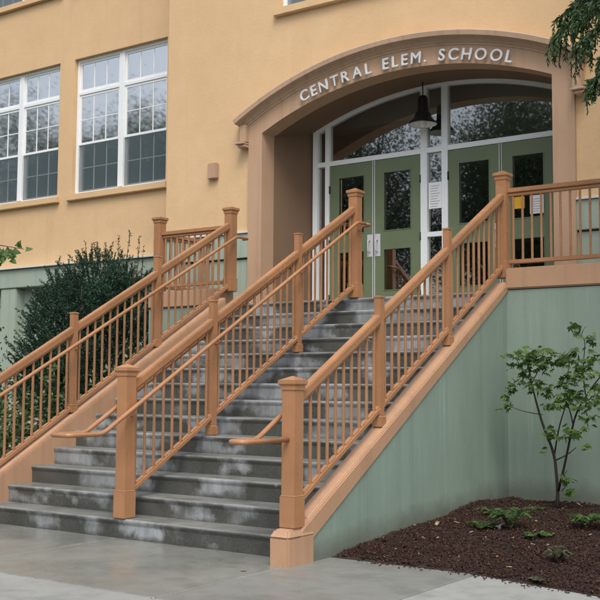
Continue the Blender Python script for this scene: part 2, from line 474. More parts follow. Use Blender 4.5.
# ------------------------------------------------------------------ staircase
st = thing('concrete_staircase', 'broad wet grey concrete staircase with lime stained risers between salmon cheek walls', 'staircase', (-1.72, 0, 0))
Minv = Matrix.Translation((1.72, 0, 0))
def part(mb, name, mat, par, **kw):
    """a part under a thing: keeps world coordinates"""
    o = mb.build(name, mat, None, **kw)
    o.parent = par
    w = Vector((0, 0, 0)); q = par
    while q is not None:
        w += q.location; q = q.parent
    o.data.transform(Matrix.Translation(-w)) if False else None
    o.location = -w
    return o
for k in range(1, NS):
    z0 = -.1 if k == 1 else (k-1)*R-.06
    b = MB()
    y0 = (k-1)*T
    # nosing: riser leans back slightly under a rounded edge
    prof = [(y0+.012, z0), (y0+.012, k*R-.055), (y0, k*R-.028), (y0-.001, k*R-.014), (y0+.004, k*R-.004), (y0+.014, k*R), (y0+T+.05, k*R-.0), (y0+T+.05, z0)]
    nseg = 1
    b.prism_x(prof, XL-.02, XR+.02)
    part(b, 'step', M['step'], st)
# landing slab
b = MB(); y0 = 13*T
b.prism_x([(y0+.012, ZL-.23), (y0+.012, ZL-.055), (y0, ZL-.028), (y0-.001, ZL-.014), (y0+.004, ZL-.004), (y0+.014, ZL), (4.2, ZL), (4.2, ZL-.23)], XL-.02, XR+.02)
part(b, 'step', M['step'], st)
b = MB()
b.box(-4.9, 3.4, 4.2, 6.2, ZL-.25, ZL-.002); b.box(-4.9, XL-.03, 3.82, 4.2, ZL-.25, ZL-.002); b.box(XR+.03, 3.4, 3.82, 4.2, ZL-.25, ZL-.002)
part(b, 'landing', M['landing'], st)

def cheek(x0, x1, outer):
    yend = 3.66
    cp = lambda y: .335+.575*y
    bt = lambda y: .140+.602*y
    lo = MB()
    gx0, gx1 = (x0+.02, x1-.014) if outer > 0 else (x0+.014, x1-.02)
    # salmon inner skin goes to the ground, green outer skin
    mid = (gx0+gx1)/2
    gp = [(-.24, -.1), (yend+.4, -.1), (yend+.4, bt(yend)+.05), (yend, bt(yend)+.05), (-.2, bt(-.2)+.05)]
    ip = [(-.13, -.1), (yend+.03, -.1), (yend+.03, cp(yend+.03)-.03), (-.10, cp(-.10)-.03)]
    if outer > 0:
        w = part(MB().prism_x(gp, mid, gx1), 'cheek_wall', M['green_wall'], st)
        part(MB().prism_x(ip, x0-.004, mid-.003), 'inner_face', M['coping'], w)
    else:
        w = part(MB().prism_x(gp, gx0, mid), 'cheek_wall', M['green_wall'], st)
        part(MB().prism_x(ip, mid+.003, x1+.004), 'inner_face', M['coping'], w)
    part(MB().prism_x([(-.27, 0), (-.29, .10), (-.12, cp(-.12)), (yend+.04, cp(yend+.04)), (yend+.04, bt(yend+.04)), ], x0, x1), 'coping', M['coping'], w, bevel=.010, seg=2)
    part(MB().prism_x([(-.02, cp(-.02)-.02), (-.02, cp(-.02)+.014), (yend, cp(yend)+.014), (yend, cp(yend)-.02)], x0+.03, x1-.03), 'rail_kerb', M['coping'], w, bevel=.008, seg=1)
    c = ((x0+x1)/2, -.155)
    pb = MB().box(x0-.006, x1+.006, -.325, .02, -.05, .215)
    a = .345/2; cy = -.1525
    X0, X1 = x0-.006, x1+.006
    pb.add([(X0,-.325,.215),(X1,-.325,.215),(X1,.02,.215),(X0,.02,.215),(X0+.02,-.285,.268),(X1-.02,-.285,.268),(X1-.02,.02,.268),(X0+.02,.02,.268)],
           [(4,5,6,7),(0,1,5,4),(1,2,6,5),(2,3,7,6),(3,0,4,7)])
    part(pb, 'pedestal', M['coping'], w, bevel=.014, seg=2)
    return w
cheek(XR, XR+CW, 1)
cheek(XL-CW, XL, -1)

# ------------------------------------------------------------------ retaining walls of the landing
def retaining(x0, x1, yf, label, side):
    t = thing('retaining_wall', label, 'retaining wall', ((x0+x1)/2, yf, 0))
    part(MB().box(x0, x1, yf, yf+.22, -.1, 2.375), 'wall', M['green_wall'], t, bevel=.004, seg=1)
    part(MB().box(x0, x1, yf-.025, yf+.24, 2.375, 2.6), 'coping', M['coping'], t, bevel=.014, seg=2)
    part(MB().box(x0, x1, yf-.003, yf+.1, 2.366, 2.3745), 'drip_joint', M['dark'], t)
    return t
rw = retaining(XR+CW-.022, 3.3, 3.665, 'tall streaked green concrete retaining wall with salmon band, behind the sapling', 1)
part(MB().box(3.08, 3.3, 3.89, 4.99, -.1, 2.375), 'wall', M['green_wall'], rw)
lw = retaining(-5.02, XL-CW+.022, 3.80, 'green concrete retaining wall with salmon band under the landing left of the stairs', -1)
part(MB().box(-5.02, -4.80, 4.025, 4.99, -.1, 2.375), 'wall', M['green_wall'], lw)
part(MB().box(-5.045, -4.78, 4.045, 4.99, 2.375, 2.6), 'coping', M['coping'], lw, bevel=.012)

# ------------------------------------------------------------------ railings
def newel(par, c, z0, ztop, zblock, s=.122):
    p = part(MB().cbox(c, s, s, z0, ztop-.075), 'newel_post', M['rail'], par, bevel=.005)
    b = MB().cbox(c, s+.018, s+.018, z0+.004, zblock)
    b.frustum(c, s+.018, s+.002, zblock, zblock+.012)
    part(b, 'base', M['rail'], p, bevel=.004)
    b = MB().cbox(c, s+.014, s+.014, ztop-.105, ztop-.075)
    b.frustum(c, s+.014, s+.042, ztop-.075, ztop-.06)
    b.cbox(c, s+.042, s+.042, ztop-.0595, ztop-.032)
    b.frustum(c, s+.034, .012, ztop-.0315, ztop)
    part(b, 'cap', M['rail'], p)
    return p
def mid_post(par, c, z0, ztop, zblock, s=.068):
    p = part(MB().cbox(c, s, s, z0, ztop-.018), 'post', M['rail'], par, bevel=.004)
    b = MB().cbox(c, s+.008, s+.008, ztop-.018, ztop-.006); b.frustum(c, s+.006, s-.02, ztop-.0055, ztop)
    part(b, 'cap', M['rail'], p)
    b = MB().cbox(c, s+.022, s+.022, z0+.004, zblock); b.frustum(c, s+.022, s+.002, zblock, zblock+.012)
    part(b, 'base', M['rail'], p, bevel=.003)
    return p
def sloped(mb, x, w, ya, za, yb, zb, h):
    """bar in the YZ plane, top at z, vertical depth h"""
    mb.prism_x([(ya, za), (yb, zb), (yb, zb-h), (ya, za-h)], x-w/2, x+w/2); return mb
def pipe_bracket(par, x0, x1, y, z):
    b = MB().tube([(x0, y, z-.085), ((x0+x1)/2, y, z-.085), (x1*.9+x0*.1, y, z-.06), (x1, y, z-.015)], .008, 8)
    part(b, 'bracket', M['rail'], par, smooth=True)
def smooth_path(pts, r=.07, n=5):
    """round the corners of a polyline"""
    P = [Vector(p) for p in pts]; out = [P[0]]
    for i in range(1, len(P)-1):
        a = (P[i-1]-P[i]); b = (P[i+1]-P[i]); ra = min(r, a.length*.45); rb = min(r, b.length*.45)
        p0 = P[i]+a.normalized()*ra; p2 = P[i]+b.normalized()*rb
        for k in range(n+1):
            t = k/n
            out.append(p0*(1-t)**2 + P[i]*2*t*(1-t) + p2*t*t)
    out.append(P[-1]); return out

def stair_rail(x, posts, ztop, zbase, top, bot, label):
    t = thing('stair_railing', label, 'railing', (x, posts[0], zbase[0]), 'railings running up the stairs')
    n = len(posts)
    for i, y in enumerate(posts):
        if i in (0, n-1): newel(t, (x, y), zbase[i], ztop[i], zbase[i]+(.235 if i == 0 else .17))
        else: mid_post(t, (x, y), zbase[i], ztop[i], zbase[i]+.085)
    bal = None
    for i in range(n-1):
        half = [.061 if k in (0, n-1) else .034 for k in (i, i+1)]
        ya, yb = posts[i]+half[0]-.004, posts[i+1]-half[1]+.004
        tz = lambda y: top[0]+top[1]*y
        bz = lambda y: bot[0]+bot[1]*y
        r = part(sloped(MB(), x, .074, ya, tz(ya), yb, tz(yb), .080), 'top_rail', M['rail'], t, bevel=.008)
        part(sloped(MB(), x, .046, ya, tz(ya)-.081, yb, tz(yb)-.081, .018), 'fillet', M['rail'], r)
        m = max(1, round((yb-ya)/.118)); st_ = (yb-ya)/m
        bb = sloped(MB(), x, .056, ya, bz(ya), yb, bz(yb), .042)
        for k in range(m+1):                     # filler strips between the balusters
            y0_ = ya if k == 0 else ya+st_*(k-.5)+.016
            y1_ = yb if k == m else ya+st_*(k+.5)-.016
            sloped(bb, x, .036, y0_, bz(y0_)+.015, y1_, bz(y1_)+.015, .016)
        part(bb, 'bottom_rail', M['rail'], t, bevel=.003, seg=1)
        for k in range(m):
            y = ya+st_*(k+.5)
            if bal is None:
                b = MB().box(-.0108, .0108, -.0108, .0108, 0, (tz(y)-.07)-(bz(y)-.03))
                bal = part(b, 'baluster', M['rail'], t, bevel=.003, seg=1)
                q = bal
            else:
                q = bal.copy(); COL.objects.link(q)
            q.parent = t
            q.location = Vector((x, y, bz(y)-.03)) - t.location
            q.scale = (1, 1, ((tz(y)-.07)-(bz(y)-.03))/((tz(posts[0])-.07)-(bz(posts[0])-.03)))
    return t
pr = .0195
# right-hand flight rail
xr = .2225
yr_ = [-.155, 1.13, 2.424, 3.74]
right = stair_rail(xr, yr_, [1.41, 2.12, 2.88, 3.675], [.268, .985, 1.73, 2.5], (1.335, .5655), (.525, .572),
                   'composite stair railing on the right cheek wall, its big newel post at the pavement')
# centre rail
xc = -1.735
yc_ = [.055, 1.235, 2.677, 3.86]
centre = stair_rail(xc, yc_, [1.52, 2.175, 3.018, 3.708], [.17, .85, 1.70, 2.38], (1.30, .5735), (.355, .573),
                    'composite railing standing on the steps in the middle of the staircase')
# left rail
xl = XL-CW/2
yl_ = [-.155, 1.20, 2.51, 3.885]
left = stair_rail(xl, yl_, [1.41, 2.12, 2.875, 3.68], [.268, 1.03, 1.78, 2.55], (1.305, .5605), (.42, .579),
                  'composite stair railing on the left cheek wall in front of the dark bush')
for (t, x, ps) in ((right, xr, yr_), (left, xl, yl_)):
    pass

def wall_rail(t, x, side, xpost, ylo, zlo, yhi, zhi, back_post=None, top_ret=True):
    """round grab rail along one side of a railing, level at both ends"""
    pts = []
    yf = ylo-.33
    pts += [(xpost, -.21, zlo), (xpost, yf, zlo), (x, yf, zlo), (x, ylo, zlo), (x, yhi, zhi), (x, yhi+.24, zhi)]
    if top_ret: pts += [(xpost+(x-xpost)*.25, yhi+.24, zhi)]
    o = part(MB().tube(smooth_path(pts, .06), pr, 12), 'handrail', M['rail'], t, smooth=True)
    return o
# right: one rail on the inner side
h = wall_rail(right, .085, -1, .2225, -.43, .93, 3.735, 3.27)
for y in yr_[1:3]:
    zz = .93+(y+.43)*(3.27-.93)/(3.735+.43)
    pipe_bracket(h, xr-.034, .085, y, zz)
h = wall_rail(left, -3.55, 1, xl, -.41, .92, 3.87, 3.262)
for y in yl_[1:3]:
    zz = .92+(y+.41)*(3.262-.92)/(3.87+.41)
    pipe_bracket(h, xl+.034, -3.55, y, zz)
# centre: a loop along both sides
yl0, zl0, yh0, zh0 = -.34, .918, 3.74, 3.272
a, c = xc+.115, xc-.105
pts = [(a, yh0+.02, zh0), (a, yl0, zl0), (a, yl0-.38, zl0), (c, yl0-.38, zl0), (c, yl0, zl0), (c, yh0, zh0), (c, yh0+.30, zh0), (a, yh0+.30, zh0), (a, yh0+.018, zh0)]
sp = smooth_path(pts[:-1]+[(a, yh0+.06, zh0)], .06)
pts2 = [(a, yh0+.16, zh0), (a, yh0, zh0), (a, yl0, zl0), (a, yl0-.38, zl0), (c, yl0-.38, zl0), (c, yl0, zl0), (c, yh0, zh0), (c, yh0+.30, zh0), (a, yh0+.30, zh0), (a, yh0+.165, zh0)]
h = part(MB().tube(smooth_path(pts2, .06), pr, 12), 'handrail', M['rail'], centre, smooth=True)
for y in yc_[1:3]:
    zz = zl0+(y-yl0)*(zh0-zl0)/(yh0-yl0)
    pipe_bracket(h, xc+.034, a, y, zz); pipe_bracket(h, xc-.034, c, y, zz)
pipe_bracket(h, xc+.061, a, .055, zl0+(.055-yl0)*(zh0-zl0)/(yh0-yl0)); pipe_bracket(h, xc+.061, a, 3.83, zh0)

# level rails round the landing
def level_rail(t, p0, p1, z0, z1, sp=.105, w=.06):
    p0 = Vector((*p0, 0)); p1 = Vector((*p1, 0)); d = (p1-p0); L = d.length; ang = math.atan2(d.y, d.x)
    def bar(name, zz0, zz1, ww, par, bev=.006):
        o = part(MB().box(0, L, -ww/2, ww/2, zz0, zz1), name, M['rail'], par, bevel=bev)
        return o
    def place(o, base=None):
        o.rotation_euler = (0, 0, ang); 
    r = bar('top_rail', z1-.05, z1, w+.012, t); place(r); r.location = p0 - t.location
    f = bar('fillet', z1-.088, z1-.052, .036, r); f.parent = r; f.location = (0, 0, 0)
    q = bar('bottom_rail', z0, z0+.045, .052, t); place(q); q.location = p0 - t.location
    m = round(L/sp); bal = None
    for k in range(m):
        pos = p0 + d*((k+.5)/m)
        if bal is None:
            bal = part(MB().box(-.0108, .0108, -.0108, .0108, 0, z1-.06-z0-.02), 'baluster', M['rail'], t, bevel=.003, seg=1); q = bal
        else:
            q = bal.copy(); COL.objects.link(q); q.parent = t
        q.location = Vector((pos.x, pos.y, z0+.02)) - t.location
        q.rotation_euler = (0, 0, ang)
lr = thing('landing_railing', 'level railing along the landing above the green wall with the sapling', 'railing', (.4, 3.76, 2.6), 'level railings round the landing')
level_rail(lr, (xr+.055, 3.765), (2.92, 3.765), 2.655, 3.475)
newel(lr, (2.98, 3.765), 2.595, 3.68, 2.7)
level_rail(lr, (2.98, 3.82), (2.98, 4.98), 2.655, 3.475)
ll = thing('landing_railing', 'short level railing round the landing corner left of the doors', 'railing', (-4.9, 3.9, 2.6), 'level railings round the landing')
newel(ll, (-4.93, 3.9), 2.595, 3.665, 2.7)
level_rail(ll, (-4.87, 3.9), (xl-.055, 3.9), 2.66, 3.43)
level_rail(ll, (-4.93, 3.96), (-4.93, 4.99), 2.66, 3.43)

# ------------------------------------------------------------------ school building
sb = thing('school_building', 'ochre stucco school building with brown arched entrance and green base', 'building', (-1.7, 5, 0))

def holed_wall(x0, x1, z0, z1, y, holes, depth):
    """front face with rectangular openings and their reveals"""
    b = MB()
    xs = sorted({x0, x1} | {v for h in holes for v in h[:2]}); zs = sorted({z0, z1} | {v for h in holes for v in h[2:]})
    for i in range(len(xs)-1):
        for j in range(len(zs)-1):
            cx, cz = (xs[i]+xs[i+1])/2, (zs[j]+zs[j+1])/2
            if any(h[0] < cx < h[1] and h[2] < cz < h[3] for h in holes): continue
            b.quad((xs[i], y, zs[j]), (xs[i+1], y, zs[j]), (xs[i+1], y, zs[j+1]), (xs[i], y, zs[j+1]))
    for (a, c, d, e) in holes:
        q = y+depth
        b.quad((a, y, d), (a, q, d), (a, q, e), (a, y, e)); b.quad((c, q, d), (c, y, d), (c, y, e), (c, q, e))
        b.quad((a, y, e), (a, q, e), (c, q, e), (c, y, e)); b.quad((a, q, d), (a, y, d), (c, y, d), (c, q, d))
    return b
ZT = 11.5
UW, UH0, UH1 = 2.25, 4.715, 7.19                      # double window unit
units = [(-9.115, 4.715), (-11.745, 4.715), (-14.375, 4.715), (-9.115, 8.56), (-11.745, 8.56), (-14.375, 8.56)]
holes = [(ux, ux+UW, uz, uz+(UH1-UH0)) for ux, uz in units]
b = holed_wall(-22, XBL+.3, 3.45, ZT, YW, holes, .14)
b.quad((-22, YW, ZT), (XBL+.3, YW, ZT), (XBL+.3, YW+12, ZT), (-22, YW+12, ZT))
b.quad((-22, YW, 0), (-22, YW, ZT), (-22, YW+12, ZT), (-22, YW+12, 0))
part(b, 'wing_wall', M['stucco'], sb, normals=False)
# bay: wall above and around the portal
bw = (-3.72, -1.47, 6.68, 9.15)
b = holed_wall(XBL, XBR, 6.3, ZT, YB, [bw, (.3, 1.9, 6.68, 9.15)], .14)
zb0 = 3.52
b.quad((XBL, YB, zb0), (PL0+.03, YB, zb0), (PL0+.03, YB, 6.3), (XBL, YB, 6.3))
b.quad((PR0-.03, YB, zb0), (XBR, YB, zb0), (XBR, YB, 6.3), (PR0-.03, YB, 6.3))
xsx = np.linspace(PL0+.03, PR0-.03, 41)
for i in range(40):
    x0, x1 = float(xsx[i]), float(xsx[i+1])
    b.quad((x0, YB, arcB(x0)-.05), (x1, YB, arcB(x1)-.05), (x1, YB, 6.3), (x0, YB, 6.3))
b.quad((XBL, YB, zb0), (XBL, YB, ZT), (XBL, YW+.1, ZT), (XBL, YW+.1, zb0))
b.quad((XBR, YB, zb0), (XBR, YW+12, zb0), (XBR, YW+12, ZT), (XBR, YB, ZT))
b.quad((XBL, YB, ZT), (XBR, YB, ZT), (XBR, YW+12, ZT), (XBL, YW+12, ZT))
part(b, 'bay_wall', M['stucco'], sb, normals=False)
part(MB().box(-22.2, XBL-.05, YW-.15, YW+12, ZT+.002, ZT+.3).box(XBL-.045, XBR+.15, YB-.15, YW+12.1, ZT+.002, ZT+.3), 'roof', M['trim'], sb)
# green base
b = MB()
for bx in ((XBL, PL0+.03, YB, YB+.2, -.1, 3.135), (PR0-.03, XBR, YB, YB+.2, -.1, 3.135), (XBL, XBL+.2, YB+.2, YW+.1, -.1, 3.135)):
    part(MB().box(*bx), 'base_wall', M['green'], sb, bevel=.008, seg=1)
for bx in ((XBL-.035, PL0+.02, YB-.035, YB+.2, 3.15, 3.50), (PR0-.02, XBR+.03, YB-.035, YB+.2, 3.15, 3.50), (XBL-.035, XBL+.2, YB+.2, YW-.26, 3.15, 3.50)):
    part(MB().box(*bx), 'belt_course', M['green'], sb, bevel=.008, seg=1)
b = MB().box(-22, XBL-.01, YW+.1, YW+.3, -.1, 3.10)
part(b, 'base_wall', M['green'], sb)
part(MB().box(-22, XBL-.04, YW-.12, YW+.3, 3.10, 3.445), 'belt_course', M['green'], sb, bevel=.012, seg=2)
part(MB().box(-22, XBL-.04, YW-.17, YW+.02, 3.447, 3.475).box(XBL-.06, PL0-.002, YB-.06, YB+.02, 3.502, 3.53).box(PR0+.002, XBR+.05, YB-.06, YB+.02, 3.502, 3.53), 'flashing', M['white_al'], sb, bevel=.004, seg=1)
for px in (-10.85, -8.2, -13.5, -16.1):
    part(MB().box(px, px+.43, YW-.10, YW+.12, -.1, 3.098), 'pilaster', M['green'], sb, bevel=.012, seg=2)
gb = MB()
for z in (2.78, 2.30, 1.82, 1.34, .86):
    gb.box(-22, XBL-.02, YW+.094, YW+.12, z, z+.012)
part(gb, 'groove', M['dark'], sb)
for xa, xb in ((XBL-.002, PL0+.02), (PR0-.01, XBR)):
    part(MB().box(xa, xb, YB-.004, YB+.1, 3.136, 3.149), 'groove', M['dark'], sb)

# windows
def double_window(par, x0, z0, w, h, y, blind):
    """two double-hung lights with transoms, side by side"""
    yf = y+.075
    fr = MB(); f = .055; mull = .12
    fr.box(x0, x0+f, yf, yf+.1, z0, z0+h); fr.box(x0+w-f, x0+w, yf, yf+.1, z0, z0+h)
    fr.box(x0+f, x0+w-f, yf, yf+.1, z0+h-f, z0+h); fr.box(x0+f, x0+w-f, yf, yf+.1, z0, z0+f*.8)
    xm = x0+w/2
    fr.box(xm-mull/2, xm+mull/2, yf-.012, yf+.1, z0+f*.8, z0+h-f)
    win = part(fr, 'window', M['white'], par, bevel=.005, seg=1)
    for (a, c) in ((x0+f, xm-mull/2), (xm+mull/2, x0+w-f)):
        zt = z0+h*.748
        part(MB().box(a, c, yf+.006, yf+.09, zt-.03, zt+.03), 'transom_bar', M['white'], win, bevel=.004, seg=1)
        zm = z0+h*.374
        for (s0, s1, yy, rows, nm) in ((z0+f*.8, zm+.02, yf+.055, 2, 'lower_sash'), (zm-.02, zt-.03, yf+.022, 2, 'upper_sash'), (zt+.03, z0+h-f, yf+.022, 1, 'top_sash')):
            sf = .042; s = MB()
            s.box(a, a+sf, yy, yy+.03, s0, s1); s.box(c-sf, c, yy, yy+.03, s0, s1)
            s.box(a+sf, c-sf, yy, yy+.03, s0, s0+sf); s.box(a+sf, c-sf, yy, yy+.03, s1-sf, s1)
            gw = (c-a-2*sf)
            for k in (1, 2):
                xx = a+sf+gw*k/3; s.box(xx-.008, xx+.008, yy+.004, yy+.02, s0+sf, s1-sf)
            if rows == 2:
                zz = (s0+s1)/2; s.box(a+sf, c-sf, yy+.005, yy+.019, zz-.008, zz+.008)
            part(s, nm, M['white'], win)
            tl = random.uniform(-.004, .004)
            part(MB().quad((a+sf*.5, yy+.012, s0+sf*.5), (c-sf*.5, yy+.012+tl, s0+sf*.5), (c-sf*.5, yy+.012+tl, s1-sf*.5), (a+sf*.5, yy+.012, s1-sf*.5)), 'pane', M['glass'], win, normals=False)
            if nm == 'lower_sash':
                part(MB().quad((a+.01, yy-.028, s0+.012), (c-.01, yy-.028, s0+.012), (c-.01, yy-.028, s1-.012), (a+.01, yy-.028, s1-.012)), 'insect_screen', M['screen'], win, normals=False)
        bh = blind
        bb = MB(); ns = 14
        for k in range(ns):
            xa = a+.02+(c-a-.04)*k/ns; xb = a+.02+(c-a-.04)*(k+1)/ns
            d0 = .012*(k % 2); d1 = .012*((k+1) % 2)
            bb.quad((xa, yf+.16+d0, z0+h*bh), (xb, yf+.16+d1, z0+h*bh), (xb, yf+.16+d1, z0+h-.02), (xa, yf+.16+d0, z0+h-.02))
        part(bb, 'blind', M['blind'], win)
    part(MB().box(x0-.07, x0+w+.07, y-.075, y+.12, z0-.115, z0-.002), 'sill', M['stucco'], win, bevel=.01, seg=2)
    return win
for i, (ux, uz) in enumerate(units):
    double_window(sb, ux, uz, UW, UH1-UH0, YW, [.42, .46, .4, .5, .45, .5][i])
double_window(sb, bw[0], bw[2], bw[1]-bw[0], bw[3]-bw[2], YB, .4)
double_window(sb, .3, 6.68, 1.6, 2.47, YB, .4)
# rooms behind the glass
def room(x0, x1, y0, y1, z0, z1):
    b = MB()
    b.quad((x0,y1,z0),(x1,y1,z0),(x1,y1,z1),(x0,y1,z1)); b.quad((x0,y0,z0),(x0,y1,z0),(x0,y1,z1),(x0,y0,z1))
    b.quad((x1,y0,z0),(x1,y1,z0),(x1,y1,z1),(x1,y0,z1)); b.quad((x0,y0,z0),(x1,y0,z0),(x1,y1,z0),(x0,y1,z0)); b.quad((x0,y0,z1),(x1,y0,z1),(x1,y1,z1),(x0,y1,z1))
    return b
part(room(-21.9, XBL+.25, YW+.35, YW+7, 3.9, 7.6), 'room', M['inside'], sb)
part(room(-21.9, XBL+.25, YW+.35, YW+7, 7.7, 11.3), 'room', M['inside'], sb)
part(room(-4.6, 2.2, YB+.35, YB+6, 6.0, 10.6), 'room', M['inside'], sb)

# portal surround
def band(inner, outer, y0, y1):
    b = MB(); n = len(inner)
    for i in range(n-1):
        (a, az), (c, cz) = inner[i], inner[i+1]; (p, pz), (q, qz) = outer[i], outer[i+1]
        b.quad((a, y0, az), (c, y0, cz), (q, y0, qz), (p, y0, pz))
        b.quad((a, y0, az), (a, y1, az), (c, y1, cz), (c, y0, cz))
        b.quad((p, y0, pz), (q, y0, qz), (q, y1, qz), (p, y1, pz))
        b.quad((a, y1, az), (p, y1, pz), (q, y1, qz), (c, y1, cz))
    return b
def arch_path(xl_, xr_, f, z0, n=48):
    return [(xl_, z0)] + [(float(x), f(float(x))) for x in np.linspace(xl_, xr_, n)] + [(xr_, z0)]
inner = arch_path(PL1, PR1, arcF, ZL); outer = arch_path(PL0, PR0, arcB, ZL)
pt = part(band(inner, outer, YP, 5.24), 'portal', M['portal'], sb, normals=False)
# porch lining, set in a little from the surround
TL, TR = -3.83, .29
def arcT(x): return .43 + math.sqrt(5.09**2 - (x+1.77)**2)
def arcO(x): return .257 + math.sqrt(5.24**2 - (x-AX)**2)
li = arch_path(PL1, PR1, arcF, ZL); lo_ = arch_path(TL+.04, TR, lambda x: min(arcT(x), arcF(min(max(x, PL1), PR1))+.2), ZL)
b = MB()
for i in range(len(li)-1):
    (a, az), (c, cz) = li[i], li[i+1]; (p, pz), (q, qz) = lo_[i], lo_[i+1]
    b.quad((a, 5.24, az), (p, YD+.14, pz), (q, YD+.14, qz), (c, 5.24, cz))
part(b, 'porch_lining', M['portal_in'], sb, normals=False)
# hood moulding: a moulded ledge swept along the arch
prof = [(-.03, YP+.03), (-.03, YP-.010), (-.008, YP-.016), (.0, YP-.03), (.02, YP-.048), (.038, YP-.08), (.05, YP-.125), (.058, YP-.15), (.115, YP-.16), (.128, YP-.15), (.145, YB+.02)]
hx = np.linspace(-4.335, .715, 60)
vs = []; fs = []; npf = len(prof)
zc = .49; rb = 5.225; xcn = AX-.03
for x in hx:
    th = math.asin((float(x)-xcn)/rb)
    for dr, y in prof:
        vs.append((xcn+(rb+dr)*math.sin(th), y, zc+(rb+dr)*math.cos(th)))
for i in range(len(hx)-1):
    for j in range(npf-1):
        fs.append((i*npf+j, i*npf+j+1, (i+1)*npf+j+1, (i+1)*npf+j))
fs.append(tuple(range(npf))); fs.append(tuple((len(hx)-1)*npf+j for j in range(npf)))
part(MB().add(vs, fs), 'hood_moulding', M['trim'], sb)
for (x0, x1, z0, z1) in ((-4.33, PL0+.002, 4.80, arcB(-4.3)+.02), (PR0-.002, .70, 4.80, arcB(.66)+.02)):
    b = MB().box(x0, x1, YP-.075, YB+.05, z0, z1)
    o = part(b, 'hood_stop', M['portal'], sb, bevel=.008)
    xa, xb = (x0-.05, x1) if x0 < -2 else (x0, x1+.05)
    c = MB().box(xa, xb, YP-.13, YB+.05, 4.765, 4.798); c.box(xa+.035, xb, YP-.10, YB+.05, 4.725, 4.763)
    part(c, 'corbel', M['trim'], o, bevel=.008)

# entrance glazing
def arcG(x, dr=0): return .52 + math.sqrt((5.03+dr)**2 - (x+1.77)**2)
gl, gr = -3.785, .245
ef = MB()
zd0 = ZL; zt0, zt1 = 4.553, 4.622
def vbar(x0, x1, z0, z1, y0=YD-.03, y1=YD+.07): ef.box(x0, x1, y0, y1, z0, z1)
inA = arch_path(gl+.085, gr-.085, lambda x: arcG(x, -.085), ZL); outA = arch_path(gl, gr, lambda x: arcG(x), ZL)
fb = band(inA, outA, YD-.035, YD+.08)
ef.v += fb.v; ef.f += fb.f
m1 = (-3.57, -3.497); m2 = (-1.985, -1.885); m3 = (-1.66, -1.568); m4 = (-.045, .03)
for a, c in (m1, m2, m3, m4):
    vbar(a, c, zd0, min(arcG(a, -.06), arcG(c, -.06)))
hz = [gl+.085, m1[0], m1[1], m2[0], m2[1], m3[0], m3[1], m4[0], m4[1], gr-.085]
for i in range(0, 10, 2):
    ef.box(hz[i], hz[i+1], YD-.025, YD+.06, zt0, zt1)
for i in (0, 4, 8):
    ef.box(hz[i], hz[i+1], YD-.022, YD+.055, zd0+.004, zd0+.09)
ef.box(m2[1], m3[0], YD-.022, YD+.055, 3.385, 3.45)
frm = part(ef, 'entrance_frame', M['white'], sb, normals=False)
# fixed glass
for i in (0, 4, 8):
    part(MB().quad((hz[i], YD+.02, zd0), (hz[i+1], YD+.02, zd0), (hz[i+1], YD+.02, zt0), (hz[i], YD+.02, zt0)), 'sidelight_glass', M['doorglass'], frm, normals=False)
for i in range(0, 10, 2):
    gp = MB()
    xs_ = np.linspace(hz[i], hz[i+1], 13)
    for k in range(12):
        a, c = float(xs_[k]), float(xs_[k+1])
        gp.quad((a, YD+.02, zt1-.01), (c, YD+.02, zt1-.01), (c, YD+.02, arcG(c, -.05)), (a, YD+.02, arcG(a, -.05)))
    part(gp, 'transom_glass', M['doorglass'], frm, normals=False)
# doors
dx = [(m1[1]+.004, -2.752), (-2.736, m2[0]-.004), (m3[1]+.004, -.808), (-.792, m4[0]-.004)]
for i, (a, c) in enumerate(dx):
    d = MB(); y0, y1 = YD-.012, YD+.033
    s = .148; g0, g1, g2, g3 = 2.675, 3.27, 3.52, 4.365
    zb, ztp = zd0+.012, zt0-.006
    d.box(a, a+s, y0, y1, zb, ztp); d.box(c-s, c, y0, y1, zb, ztp)
    d.box(a+s, c-s, y0, y1, zb, g0); d.box(a+s, c-s, y0, y1, g1, g2); d.box(a+s, c-s, y0, y1, g3, ztp)
    D = part(d, 'door', M['door'], sb)
    for (q0, q1) in ((g0, g1), (g2, g3)):
        tl = random.uniform(-.003, .003)
        part(MB().quad((a+s, YD+.012, q0), (c-s, YD+.012+tl, q0), (c-s, YD+.012+tl, q1), (a+s, YD+.012, q1)), 'glass', M['doorglass'], D, normals=False)
        e = MB(); w = .012
        e.box(a+s, a+s+w, y0-.006, y0+.012, q0, q1); e.box(c-s-w, c-s, y0-.006, y0+.012, q0, q1)
        e.box(a+s+w, c-s-w, y0-.006, y0+.012, q0, q0+w); e.box(a+s+w, c-s-w, y0-.006, y0+.012, q1-w, q1)
        part(e, 'glazing_bead', M['door'], D)
    edge = c if i % 2 == 0 else a
    sg = -1 if i % 2 == 0 else 1
    p0, p1 = sorted((edge+sg*.014, edge+sg*.1))
    h = MB().box(p0, p1, y0-.006, y0, 3.17, 3.49)
    hd = part(h, 'handle', M['steel'], D, bevel=.002)
    xm = (p0+p1)/2
    part(MB().tube(smooth_path([(xm, y0-.004, 3.40), (xm, y0-.06, 3.40), (xm, y0-.06, 3.24), (xm, y0-.004, 3.24)], .02), .010, 8), 'grip', M['steel'], hd, smooth=True)
    hx_ = a if i % 2 == 0 else c
    for zh in (2.6, 3.4, 4.2):
        part(MB().tube([(hx_, y0-.012, zh-.055), (hx_, y0-.012, zh+.055)], .012, 8), 'hinge', M['black'], D, smooth=True)
    # pale edge strip at the meeting stile
    part(MB().box(min(edge, edge+sg*.0125), max(edge, edge+sg*.0125), y0-.009, y0-.0005, zb, ztp), 'edge_strip', M['steel'], D)
